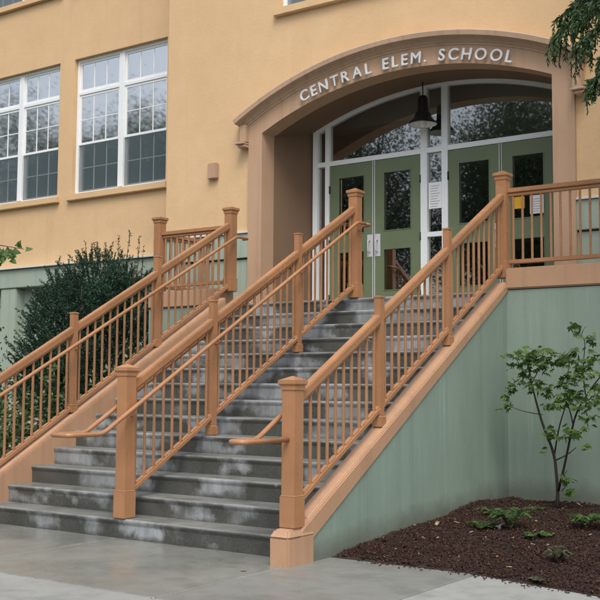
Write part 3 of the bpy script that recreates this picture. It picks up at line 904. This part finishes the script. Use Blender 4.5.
for xa, xb in ((-2.7515, -2.7365), (-.8075, -.7925)):
    part(MB().box(xa, xb, YD, YD+.02, zd0, zt0), 'door_gap', M['dark'], frm)
# lobby behind the glass
lob = room(-4.0, .5, YD+.2, YD+7, ZL-.01, 5.7)
part(lob, 'lobby', M['inside'], sb)
b = MB()
for y in (6.6, 8.0, 9.6):
    b.box(-3.99, .49, y, y+.28, 5.25, 5.69)
part(b, 'ceiling_beam', M['insidelight'], sb)
part(MB().box(-3.99, .49, YD+6.7, YD+6.9, ZL, 3.6), 'lobby_counter', M['insidelight'], sb)

# ------------------------------------------------------------------ name in letters on the arch
sg = thing('school_name_sign', 'pale metal letters reading CENTRAL ELEM. SCHOOL along the entrance arch', 'sign', (AX, 4.93, 5.4))
def glyph(ch):
    cu = bpy.data.curves.new('letter', 'FONT'); cu.body = ch; cu.size = .212; cu.extrude = .010; cu.offset = 0
    cu.bevel_depth = .0042; cu.bevel_resolution = 1; cu.resolution_u = 4
    o = bpy.data.objects.new('tmp', cu); COL.objects.link(o)
    dg = bpy.context.evaluated_depsgraph_get()
    me = bpy.data.meshes.new_from_object(o.evaluated_get(dg))
    bpy.data.objects.remove(o)
    return me
text = 'CENTRAL ELEM. SCHOOL'
gly = {}
for ch in set(text):
    if ch != ' ':
        me = glyph(ch); xs_ = [v.co.x for v in me.vertices]; lo, hi = min(xs_), max(xs_)
        me.transform(Matrix.Translation((-(lo+hi)/2, 0, 0))); me.materials.append(M['letter']); gly[ch] = (me, hi-lo)
RB = 5.215
def arc_th(x): return math.asin((x-AX)/RB)
th0, th1 = arc_th(-3.262), arc_th(-.165)
gap = .0; space = .08
tot = sum(gly[c][1] if c != ' ' else space for c in text)
gap = ((th1-th0)*RB-tot)/(len(text)-1)
s = 0
for c in text:
    w = space if c == ' ' else gly[c][1]
    if c != ' ':
        th = th0+(s+w/2)/RB
        o = bpy.data.objects.new('letter', gly[c][0]); link(o, sg)
        o.rotation_mode = 'XYZ'
        o.matrix_basis = Matrix.Translation(Vector((AX+RB*math.sin(th), 4.90, .257+RB*math.cos(th)))-sg.location) @ Matrix.Rotation(th, 4, 'Y') @ Matrix.Rotation(math.pi/2, 4, 'X')
    s += w+gap

# ------------------------------------------------------------------ pendant lamp
lc = (-1.82, 5.72)
lamp = thing('pendant_lamp', 'black bell shaped pendant lamp hanging under the entrance arch', 'lamp', (lc[0], lc[1], 5.5591))
part(MB().tube([(lc[0], lc[1], 5.5797), (lc[0], lc[1], 5.2614)], .009, 8), 'stem', M['black'], lamp, smooth=True)
part(MB().lathe([(0, 5.2922), (.05, 5.2871), (.062, 5.2666), (.07, 5.2409), (.075, 5.0818), (.09, 5.0613), (.105, 5.0408), (.115, 5.0048), (.14, 4.9638), (.178, 4.9278), (.196, 4.8970), (.196, 4.8899)], lc), 'shade', M['black'], lamp, smooth=True)
part(MB().lathe([(.19, 4.8919), (.168, 4.9207), (.13, 4.9556), (.1, 4.9894), (.0, 4.9946)], lc), 'reflector', M['lampwhite'], lamp, smooth=True)
part(MB().lathe([(.045, 4.9946), (.055, 4.9330), (.05, 4.8816), (.03, 4.8560), (0, 4.8488)], lc), 'bulb_jar', M['lampwhite'], lamp, smooth=True)

jb = MB().box(-4.97, -4.80, YB-.07, YB-.002, 4.35, 4.585).build('junction_box', M['portal'], bevel=.012)
tag(jb, 'small tan metal box fixed to the ochre wall left of the arch', 'wall box')

# notices taped to the glass
def notice(x0, x1, z0, z1, mat, label, lines, y):
    o = thing('paper_notice', label, 'notice', ((x0+x1)/2, y, z0), 'paper notices on the entrance glass')
    part(MB().box(x0, x1, y, y+.002, z0, z1), 'sheet', mat, o)
    b = MB(); w = x1-x0
    for k in range(lines):
        z = z1-.05-(z1-z0-.08)*k/max(1, lines-1)
        b.box(x0+w*.14, x1-w*(.14+.2*((k*7) % 3)/2), y-.0016, y-.0004, z-.004, z+.004)
    if lines: part(b, 'print', M['print'], o)
notice(-1.872, -1.674, 3.77, 4.135, M['paper'], 'white printed paper taped in the narrow glass between the door pairs', 9, YD-.004)
notice(-.64, -.475, 3.655, 3.81, M['yellow'], 'yellow paper on the rightmost door glass', 0, YD-.004)
notice(-.40, -.215, 3.57, 3.81, M['paper'], 'white paper beside the yellow one on the rightmost door', 6, YD-.004)

# ------------------------------------------------------------------ vegetation
def leaves(P, D, L, W, r, flop=.6):
    """diamond leaf quads: P base (n,3), D unit directions"""
    n = len(P)
    D = D/np.linalg.norm(D, axis=1, keepdims=True)
    X = r.normal(size=(n, 3)); X[:, 2] *= flop
    Sd = np.cross(D, X); Sd /= np.linalg.norm(Sd, axis=1, keepdims=True)+1e-9
    L = np.broadcast_to(L, (n,))[:, None]; W = np.broadcast_to(W, (n,))[:, None]
    up = np.cross(D, Sd)
    mid = P+D*L*.45
    V = np.stack([P, mid+Sd*W/2+up*W*.15, P+D*L, mid-Sd*W/2+up*W*.15], 1).reshape(-1, 3)
    return V
def quads(V): return np.arange(len(V), dtype=np.int32).reshape(-1, 4)
def leaf_obj(name, V, mat, par):
    V = np.asarray(V).reshape(-1, 3) - np.array(par.location)
    o = link(bpy.data.objects.new(name, arr_mesh(name, V, quads(V), mat)), par)
    return o
def unit(v): return v/np.linalg.norm(v, axis=-1, keepdims=True)

# dark yew left of the stairs
def yew(label):
    r = np.random.default_rng(11)
    base = np.array([-7.0, 4.35, .05])
    t = thing('yew_bush', label, 'bush', tuple(base))
    lobes = [((-6.95, 4.35, 1.75), (.85, .85, 1.35)), ((-6.25, 4.45, 1.75), (.62, .7, 1.10)), ((-7.25, 4.3, 1.55), (.62, .65, .98)),
             ((-6.75, 4.5, 2.6), (.52, .5, .68)), ((-7.3, 4.4, 2.35), (.42, .45, .6)), ((-6.15, 4.5, 2.45), (.42, .45, .55)), ((-7.6, 4.3, 1.35), (.36, .4, .6)), ((-6.7, 4.1, 1.1), (.95, .6, 1.0))]
    Ps, Ds = [], []
    stems = MB()
    for c, s in lobes:
        n = int(520*(s[0]*s[2]+.25))
        u = unit(r.normal(size=(n, 3))); rad = r.uniform(.35, 1.10, n)**.6
        p = np.array(c)+u*rad[:, None]*np.array(s)
        d = u*np.array([1, 1, .35])*.75+np.array([0, 0, .85])+r.normal(size=(n, 3))*.25
        Ps.append(p); Ds.append(unit(d))
        for k in range(5):
            q = np.array(c)+unit(r.normal(size=3))*np.array(s)*.7
            m_ = base+np.array([r.normal()*.15, r.normal()*.1, 0])
            stems.tube([m_, (m_+q)/2+np.array([0, 0, .15])-np.array([(q-m_)[0]*.15, 0, 0]), q], [.035, .022, .008], 6)
    P = np.vstack(Ps); D = np.vstack(Ds); ok = P[:, 2] > .08; P, D = P[ok], D[ok]
    VV = []
    m = 62
    ln = r.uniform(.16, .34, len(P))
    for k in range(m):
        tt = (k+r.uniform(0, 1, len(P)))/m
        q = P+D*(ln*tt)[:, None]-np.array([0, 0, 1])*(.10*tt**2*ln)[:, None]
        dd = unit(D*.75+unit(r.normal(size=P.shape))*.8)
        VV.append(leaves(q, dd, r.uniform(.035, .062, len(P))*(1-.35*tt), .0125, r))
    o = part(stems, 'stem', M['bark'], t, smooth=True)
    leaf_obj('foliage', np.vstack(VV), M['yew'], t)
    # thin upright shoots over the top
    tips = [(-6.30, 3.55), (-6.12, 3.62), (-5.95, 3.52), (-5.86, 3.38), (-6.42, 3.28), (-6.9, 3.5), (-7.05, 3.36), (-6.75, 3.32), (-6.6, 3.38), (-7.35, 3.2), (-7.6, 2.95), (-6.2, 3.35), (-7.9, 2.6), (-5.72, 3.1)]
    sv = MB(); VV = []
    for x, z in tips:
        b0 = np.array([x+r.normal()*.04, 4.45+r.normal()*.12, z-.75]); b1 = np.array([x+r.normal()*.03, b0[1], z])
        sv.tube([b0, (b0+b1)/2+r.normal(size=3)*.015, b1], [.006, .005, .002], 5)
        n = 46; tt = r.uniform(.2, 1, n)
        q = b0+(b1-b0)*tt[:, None]; dd = unit(np.array([0, 0, .8])+r.normal(size=(n, 3))*.5)
        VV.append(leaves(q, dd, r.uniform(.035, .06, n), .016, r))
    part(sv, 'shoot', M['darkbark'], t)
    leaf_obj('shoot_leaves', np.vstack(VV), M['yewtip'], t)
    return t
yew('large dark green yew bush with upright shoots, left of the stairs')

# low leafy shrubs behind the left balusters
def shrub(c, rad, h, n, label, seed, mat='salal', pale=.12, size=.075):
    r = np.random.default_rng(seed)
    t = thing('leafy_shrub', label, 'shrub', (c[0], c[1], .05), 'leafy shrubs left of the stairs')
    st_ = MB(); P = []; D = []
    for k in range(22):
        a = r.uniform(0, 6.28); rr = rad*math.sqrt(r.uniform(0, 1)); tip = np.array([c[0]+rr*math.cos(a), c[1]+rr*math.sin(a), h*r.uniform(.55, 1.05)*(1-.35*(rr/rad)**2)])
        b0 = np.array([c[0]+rr*.3*math.cos(a), c[1]+rr*.3*math.sin(a), .03])
        mid = (b0+tip)/2+r.normal(size=3)*.05
        st_.tube([b0, mid, tip], [.008, .006, .003], 5)
        m = n*2//22
        tt = r.uniform(.12, 1.05, m)[:, None]
        p = b0*(1-tt)**2+2*mid*tt*(1-tt)+tip*tt**2
        P.append(p+r.normal(size=p.shape)*.07); D.append(unit(r.normal(size=p.shape)*np.array([1, 1, .5])+np.array([0, 0, .15])))
    P = np.vstack(P); D = np.vstack(D)
    k = r.uniform(size=len(P)) < pale
    part(st_, 'stem', M['darkbark'], t)
    fo = leaf_obj('foliage', leaves(P, D, r.uniform(.6, 1.25, len(P))*size, r.uniform(.4, .65, len(P))*size, r), M[mat], t)
    fo.data.materials.append(M['pale'])
    fo.data.polygons.foreach_set('material_index', k.astype(np.int32))
    return t
shrub((-4.55, 1.0), .5, 1.25, 1500, 'shrub with small pale flowers behind the lowest left balusters', 21, pale=.2)
shrub((-4.75, 1.95), .55, 1.55, 1500, 'glossy shrub between the first left rail post and the yew bush', 22, pale=.05)
shrub((-5.6, 1.5), .6, 1.35, 1500, 'dark leafy shrub furthest from the left cheek wall', 23, pale=.10)
shrub((-4.5, 2.9), .5, 1.75, 1300, 'leafy shrub under the left landing wall beside the cheek wall', 24, pale=.12)
shrub((-7.2, 2.78), .42, 2.15, 900, 'thin dark shrub at the left edge of the photo below the green ledge', 25, pale=0)

# small tree whose tip enters at the left edge
def left_tree():
    r = np.random.default_rng(31)
    base = (-6.55, 1.15, .05)
    t = thing('young_tree', 'young tree whose heart shaped bright leaves enter at the left edge', 'tree', base)
    b = MB()
    top = np.array([-6.5, 1.25, 4.3])
    b.tube([base, (-6.52, 1.2, 1.4), (-6.56, 1.15, 2.8), top], [.035, .028, .02, .007], 7)
    tw = []
    for k in range(14):
        z0 = r.uniform(1.8, 4.0); a = r.uniform(0, 6.28); L = r.uniform(.4, .8)
        p0 = np.array([-6.53, 1.18, z0]); p1 = p0+np.array([math.cos(a)*L, math.sin(a)*L, .22]); tw.append((p0, p1))
    tw.append((np.array([-6.53, 1.18, 2.75]), np.array([-5.53, 1.86, 3.0])))
    tw.append((np.array([-6.0, 1.54, 2.85]), np.array([-5.56, 1.70, 2.86])))
    tw.append((np.array([-6.2, 1.4, 2.85]), np.array([-5.62, 1.62, 2.98])))
    tw.append((np.array([-5.9, 1.6, 2.95]), np.array([-5.43, 1.97, 3.02])))
    tw.append((np.array([-5.9, 1.55, 2.9]), np.array([-5.47, 1.84, 2.88])))
    tw.append((np.array([-5.85, 1.5, 2.8]), np.array([-5.46, 1.80, 2.96])))
    V = []
    for p0, p1 in tw:
        m = (p0+p1)/2+np.array([0, 0, .08]); b.tube([p0, m, p1], [.008, .006, .003], 5)
        n = 9
        for q in range(n):
            s = .35+.65*q/(n-1); p = p0*(1-s)**2+2*m*s*(1-s)+p1*s*s
            d = unit((p1-p0)*np.array([1, 1, .2])+r.normal(size=3)*.45)+np.array([0, 0, -.35])
            d = unit(d); side = np.cross(d, unit(np.array([.55, -.75, .45])+r.normal(size=3)*.3)); side = unit(side); L = r.uniform(.075, .105); W = L*.85
            c0 = p+d*.02
            u = np.cross(d, side)
            # heart blade: two quads
            V += [c0, c0+side*W*.5-d*L*.05, c0+side*W*.36+d*L*.5+u*.006, c0+d*L]
            V += [c0, c0+d*L, c0-side*W*.36+d*L*.5+u*.006, c0-side*W*.5-d*L*.05]
    part(b, 'trunk', M['darkbark'], t, smooth=True)
    leaf_obj('crown', np.array(V), M['bigleaf'], t)
left_tree()

# vine maple sapling against the right retaining wall
def sapling():
    r = np.random.default_rng(41)
    Y = 3.15
    base = (1.03, Y, .17)
    t = thing('maple_sapling', 'slender young maple with forked dark stems against the green wall', 'sapling', base)
    b = MB(); tips = []
    def limb(pts, r0, r1):
        n = len(pts); b.tube(smooth_path(pts, .12, 4), [r0+(r1-r0)*i/(len(smooth_path(pts, .12, 4))-1) for i in range(len(smooth_path(pts, .12, 4)))], 7)
    A = (1.00, Y, .69)
    limb([(1.02, Y, .13), (1.03, Y, .35), A, (.90, Y-.05, .98), (.86, Y-.08, 1.16), (.81, Y-.12, 1.42), (.80, Y-.12, 1.52)], .017, .007)
    limb([(.98, Y+.02, .12), (1.02, Y+.01, .30)], .012, .010)
    limb([(1.03, Y, .33), (1.12, Y-.08, .55), (1.22, Y-.16, .86), (1.30, Y-.22, 1.10), (1.48, Y-.3, 1.33), (1.72, Y-.35, 1.6)], .013, .006)
    limb([(1.26, Y-.18, .98), (1.20, Y-.1, 1.12), (1.13, Y-.05, 1.24)], .008, .004)
    limb([A, (1.04, Y+.02, .95), (1.10, Y+.04, 1.15), (1.13, Y+.05, 1.30)], .008, .004)
    limb([(1.01, Y, .63), (1.12, Y+.04, .69), (1.2, Y+.05, .76)], .007, .004)
    limb([(.90, Y-.05, 1.07), (.72, Y-.1, 1.10), (.57, Y-.15, 1.16)], .005, .003)
    limb([(.82, Y-.1, 1.38), (.70, Y-.1, 1.52), (.66, Y-.1, 1.62)], .005, .003)
    limb([(.82, Y-.1, 1.38), (.92, Y-.12, 1.55), (.95, Y-.12, 1.68)], .005, .003)
    limb([(1.13, Y-.05, 1.24), (1.16, Y-.05, 1.45), (1.2, Y-.08, 1.6)], .005, .003)
    limb([(1.42, Y-.28, 1.27), (1.40, Y-.3, 1.5), (1.44, Y-.3, 1.78), (1.36, Y-.3, 1.86)], .006, .003)
    limb([(1.06, Y-.03, .42), (1.13, Y-.1, .5), (1.17, Y-.12, .55)], .004, .003)
    part(b, 'trunk', M['darkbark'], t, smooth=True)
    clusters = [(.80, 1.62, .14, 40), (.68, 1.60, .10, 26), (.93, 1.68, .12, 30), (.95, 1.56, .09, 20), (.78, 1.47, .10, 22), (.57, 1.17, .06, 10), (.61, 1.33, .05, 7), (.555, 1.25, .04, 6), (.64, 1.38, .06, 10), (.86, 1.36, .10, 18), (.96, 1.30, .06, 10), (.98, 1.17, .06, 8),
                (1.2, 1.62, .09, 24), (1.12, 1.60, .07, 14), (1.30, 1.66, .06, 10), (1.16, 1.45, .06, 12), (1.15, 1.36, .05, 9), (1.08, 1.18, .08, 16), (1.18, 1.22, .09, 20), (1.30, 1.38, .11, 24), (1.26, 1.26, .09, 18), (1.40, 1.50, .12, 26), (1.48, 1.62, .1, 18), (1.40, 1.86, .05, 7), (1.33, 1.92, .06, 8), (1.46, 1.80, .06, 8),
                (1.38, 1.18, .1, 20), (1.5, 1.25, .12, 24), (1.45, 1.05, .09, 12), (1.31, .92, .1, 14), (1.42, .80, .06, 6), (1.02, .86, .07, 10), (1.0, .93, .05, 6), (1.13, .46, .07, 12), (1.17, .36, .06, 9), (.93, .74, .04, 3), (1.7, 1.55, .16, 26), (1.62, 1.38, .13, 18), (1.75, 1.75, .14, 18)]
    V = []
    for x, z, s, n in clusters:
        yy = Y-.1 if x < 1.25 else Y-.28
        for k in range(int(n*.95)):
            p = np.array([x, yy, z])+r.normal(size=3)*np.array([s, s*.9, s*.62])*.62
            axis = unit(np.array([r.normal()*.8, r.normal()*.8-.3, -.45+r.normal()*.25]))
            nrm = unit(np.array([r.normal()*.5, -.25+r.normal()*.5, 1.0])); side = unit(np.cross(axis, nrm)); L = r.uniform(.05, .088)
            up = np.cross(side, axis)
            for ang, sc in ((0, 1), (.62, .86), (-.62, .86), (1.25, .6), (-1.25, .6)):
                d = axis*math.cos(ang)+side*math.sin(ang); sd = side*math.cos(ang)-axis*math.sin(ang)
                V += [p, p+d*L*sc*.5+sd*L*.17+up*.003, p+d*L*sc-up*.006, p+d*L*sc*.5-sd*L*.17+up*.003]
    leaf_obj('crown', np.array(V), M['maple'], t)
sapling()

# ferns and small plants in the mulch
def fern(x, y, L, n, label, seed, mat='fern', spread=1.0, lift=.6):
    r = np.random.default_rng(seed); z = float(bed_h(x, y)); L *= 1.12; n += 2
    t = thing('small_fern' if mat == 'fern' else 'small_plant', label, 'fern' if mat == 'fern' else 'plant', (x, y, z), 'small plants in the mulch bed')
    V = []; b = MB()
    for k in range(n):
        a = r.uniform(0, 6.28); l = L*r.uniform(.7, 1.15)
        pts = []
        for i in range(8):
            s = i/7
            pts.append(np.array([x+math.cos(a)*l*s*spread*.75, y+math.sin(a)*l*s*spread*.75, z+.01+l*(lift*1.5*s-lift*1.1*s*s)]))
        b.tube([pts[0], pts[3], pts[7]], [.003, .0025, .001], 4)
        for i in range(15):
            s = .1+.9*i/14; j = min(6, int(s*7)); p = pts[j]+(pts[j+1]-pts[j])*(s*7-j); ax = unit(pts[j+1]-pts[j]); sd = unit(np.cross(ax, [0, 0, 1]))
            w = l*.26*math.sin(math.pi*min(1, .18+.82*s))+.006
            for sg_ in (-1, 1):
                d = unit(sd*sg_+ax*.55+r.normal(size=3)*.12); up = np.array([0, 0, 1.])
                sw = unit(np.cross(d, up))*l*.05
                V += [p, p+d*w*.5+sw, p+d*w+np.array([0, 0, -.004]), p+d*w*.5-sw]
    part(b, 'stalk', M['bark'], t)
    leaf_obj('fronds', np.array(V), M[mat], t)
fern(.93, 1.66, .17, 9, 'low dark fern nearest the sloping green wall', 51, lift=.5)
fern(.80, 2.15, .15, 7, 'dark fern behind the white scrap in the mulch', 55, lift=.7)
fern(1.17, 1.72, .24, 9, 'tallest light green fern, to the right of the white scrap', 52, lift=1.0)
fern(1.45, 1.5, .19, 6, 'flat sprawling fern in the middle of the mulch bed', 53, lift=.35)
fern(.95, 2.7, .14, 7, 'small fern near the foot of the sapling', 54, lift=.4)
fern(1.70, 2.05, .20, 9, 'upright fern near the right edge of the mulch bed', 56, lift=.9)
fern(1.92, 2.2, .22, 9, 'bushy fern at the right edge of the photo', 57, lift=.9)
fern(1.97, .72, .16, 12, 'pale grey green plant near the front kerb of the mulch bed', 58, 'grey_leaf', .8, 1.0)
fern(2.06, .22, .11, 7, 'flat pale plant at the edge of the sidewalk', 59, 'grey_leaf', 1.0, .25)

sc_ = MB().add([(1.03,1.70,.155),(1.09,1.68,.165),(1.11,1.735,.185),(1.06,1.75,.16),(1.05,1.70,.13),(1.09,1.70,.13)], [(0,1,2,3),(0,4,5,1)]).build('paper_scrap', M['paper'])
tag(sc_, 'small white scrap lying among the ferns on the mulch', 'scrap')
fl = MB().add([(.10,-.62,.006),(.125,-.65,.010),(.165,-.63,.014),(.13,-.60,.008)], [(0,1,2,3)]).build('fallen_leaf', M['fallen'])
tag(fl, 'small yellow fallen leaf on the wet pavement in front of the first step', 'leaf')

# drooping cedar that overhangs from the right
def cedar():
    r = np.random.default_rng(61)
    base = (3.9, 2.2, .1)
    t = thing('cedar_tree', 'drooping dark green cedar whose boughs hang in at the top right', 'tree', base)
    tr = MB(); tr.tube([base, (3.92, 2.22, 3), (3.9, 2.2, 7), (3.88, 2.2, 12)], [.26, .2, .12, .02], 12)
    br = MB()
    PP, DD, LL = [], [], []
    def bough(p0, p1, p2, dens, hang, visible=True):
        p0, p1, p2 = map(np.array, (p0, p1, p2))
        c = [p0*(1-s)**2+2*p1*s*(1-s)+p2*s*s for s in np.linspace(0, 1, 12)]
        br.tube(c, list(np.linspace(.03, .006, 12)), 6)
        Lb = np.linalg.norm(p2-p0)
        n = int(dens*Lb)
        for k in range(n):
            s = r.uniform(.12, 1.0); q = p0*(1-s)**2+2*p1*s*(1-s)+p2*s*s
            ax = unit(2*(1-s)*(p1-p0)+2*s*(p2-p1)); side = unit(np.cross(ax, [0, 0, 1]))*r.choice([-1, 1])
            l = hang*r.uniform(.55, 1.1)*(1-.35*s)
            d0 = unit(side*r.uniform(.2, .9)+ax*.5)
            # the spray: goes out, then hangs
            pts = [q]
            d = d0
            for i in range(6):
                d = unit(d*.72+np.array([0, 0, -.42])+r.normal(size=3)*.07); pts.append(pts[-1]+d*l/6)
            br.tube([pts[0], pts[2], pts[4], pts[6]], [.004, .003, .002, .001], 4, cap=False)
            for i in range(6):
                m = 7
                for j in range(m):
                    f = (j+r.uniform())/m; p = pts[i]+(pts[i+1]-pts[i])*f
                    dd = unit(unit(pts[i+1]-pts[i])*.8+r.normal(size=3)*.45+np.array([0, 0, -.3]))
                    PP.append(p); DD.append(dd); LL.append(r.uniform(.04, .085)*(1-.06*i))
    # boughs seen in the picture
    bough((3.9, 2.2, 6.0), (2.5, 2.9, 5.75), (1.10, 3.0, 4.78), 44, .55)
    bough((3.9, 2.2, 5.7), (2.6, 2.8, 5.35), (1.36, 2.95, 4.66), 44, .55)
    bough((3.9, 2.3, 6.5), (2.3, 3.1, 6.2), (1.28, 3.2, 5.2), 40, .6)
    bough((1.9, 3.05, 5.30), (1.45, 3.05, 5.2), (1.18, 3.0, 4.98), 60, .5)
    bough((3.9, 2.2, 5.1), (2.7, 2.6, 4.85), (1.50, 2.85, 4.22), 60, .42)
    bough((2.9, 2.75, 5.0), (2.0, 2.9, 4.75), (1.62, 2.95, 4.50), 60, .42)
    # the rest of the tree
    for k in range(95):
        a = r.uniform(0, 6.28); z = r.uniform(5.2, 11.2); L = (12.2-z)*.46+.5
        if math.cos(a) < -.3 and z < 8: continue
        e = np.array([3.9+math.cos(a)*L, 2.2+math.sin(a)*L, z-.35*L])
        bough((3.9, 2.2, z), (3.9+math.cos(a)*L*.6, 2.2+math.sin(a)*L*.6, z+.05), e, 9, .7)
    part(tr, 'trunk', M['bark'], t, smooth=True)
    part(br, 'branch', M['darkbark'], t)
    P, D, L = np.array(PP), np.array(DD), np.array(LL)
    leaf_obj('foliage', leaves(P, D, L, L*.32, r), M['cedar'], t)
cedar()

# trees across the street (they show in the window and door glass)
def street_tree():
    r = np.random.default_rng(70); x = y = 0.0; h, rad = 15.0, 5.0
    t = thing('broadleaf_tree', 'tree', 'tree', (0, 0, 0), 'trees across the street')
    b = MB(); b.tube([(x, y, -.1), (x+.1, y, h*.3), (x, y+.1, h*.6), (x, y, h*.85)], [.32, .25, .16, .04], 9)
    P, D = [], []
    for k in range(60):
        u = unit(r.normal(size=3)); c = np.array([x, y, h*.57])+u*np.array([rad*.8, rad*.8, h*.38])*r.uniform(.3, 1)
        b.tube([(x, y, h*r.uniform(.25, .6)), (np.array([x, y, h*.45])+c)/2, c], [.09, .06, .02], 6)
        n = 1050
        P.append(c+r.normal(size=(n, 3))*rad*.17); D.append(unit(r.normal(size=(n, 3))+np.array([0, 0, -.3])))
    P = np.vstack(P); D = np.vstack(D)
    part(b, 'trunk', M['bark'], t, smooth=True)
    leaf_obj('crown', leaves(P, D, .125, .08, r), M['tree'], t)
    return t
tree0 = street_tree()
for i, (x, y, h, lb) in enumerate([(-47, -26, 20.5, 'tall broadleaf tree across the street reflected in the upper left windows'), (-37, -24, 18.5, 'broad tree across the street, next to the one mirrored in the upper left windows'),
                                   (-28.5, -25, 18, 'tallest tree across the street'), (-21, -23, 16, 'dense tree across the street mirrored in the left pair of doors'),
                                   (-12.5, -24, 15.5, 'dense tree across the street mirrored in the right pair of doors'), (-7, -26, 17, 'tree across the street, furthest to the right'), (-17.5, -33, 19, 'set back tall tree behind those mirrored in the doors')]):
    if i == 0: t = tree0
    else:
        t = tree0.copy(); COL.objects.link(t)
        for ch in list(tree0.children):
            q = ch.copy(); COL.objects.link(q); q.parent = t
    t.location = (x, y, -.06); t.rotation_euler = (0, 0, i*1.3); k = h/15; t.scale = (k*.95, k*.95, k); t['label'] = lb

# ------------------------------------------------------------------ light
w = bpy.data.worlds.new('World'); S.world = w; w.use_nodes = True
nt = w.node_tree
for n in list(nt.nodes): nt.nodes.remove(n)
sky = nt.nodes.new('ShaderNodeTexSky'); sky.sky_type = 'NISHITA'; sky.sun_disc = False
SUN_EL, SUN_AZ = math.radians(56), math.radians(142)   # azimuth from +Y, clockwise
sky.sun_elevation = SUN_EL; sky.sun_rotation = SUN_AZ
sky.air_density = 1.0; sky.dust_density = 4.0; sky.ozone_density = 1.0
bg = nt.nodes.new('ShaderNodeBackground'); bg.inputs['Strength'].default_value = .13
ow = nt.nodes.new('ShaderNodeOutputWorld')
hs = nt.nodes.new('ShaderNodeHueSaturation'); hs.inputs['Saturation'].default_value = .58   # thin cloud: a paler sky
nt.links.new(sky.outputs[0], hs.inputs['Color']); nt.links.new(hs.outputs[0], bg.inputs[0]); nt.links.new(bg.outputs[0], ow.inputs[0])
ld = bpy.data.lights.new('sun', 'SUN'); ld.energy = .85; ld.angle = math.radians(25); ld.color = (1, .96, .9)
lo = bpy.data.objects.new('sun', ld); link(lo)
sd = Vector((math.sin(SUN_AZ)*math.cos(SUN_EL), math.cos(SUN_AZ)*math.cos(SUN_EL), math.sin(SUN_EL)))
lo.rotation_euler = (-sd).to_track_quat('-Z', 'Y').to_euler()
lo.location = (0, -5, 15)

# ------------------------------------------------------------------ camera
cd = bpy.data.cameras.new('camera'); cam = bpy.data.objects.new('camera', cd); link(cam)
rt = Vector((.8185, .57447, .00631)); up = Vector((.04206, -.07088, .9966)); fw = Vector((-.57296, .81545, .08217))
m = Matrix((( rt.x, up.x, -fw.x, 4.87365), (rt.y, up.y, -fw.y, -6.68749), (rt.z, up.z, -fw.z, 1.3317), (0, 0, 0, 1)))
cam.matrix_world = m
cd.sensor_width = 36; cd.sensor_height = 36; cd.lens = 36*1047.2/600
cd.clip_end = 1000; cd.clip_start = .05
S.camera = cam
S.view_settings.view_transform = 'Standard'; S.view_settings.look = 'None'
S.view_settings.exposure = .88; S.view_settings.gamma = 1
S.view_settings.use_curve_mapping = False
S.render.resolution_x = 1024; S.render.resolution_y = 1024
S.cycles.max_bounces = 8; S.cycles.transparent_max_bounces = 12
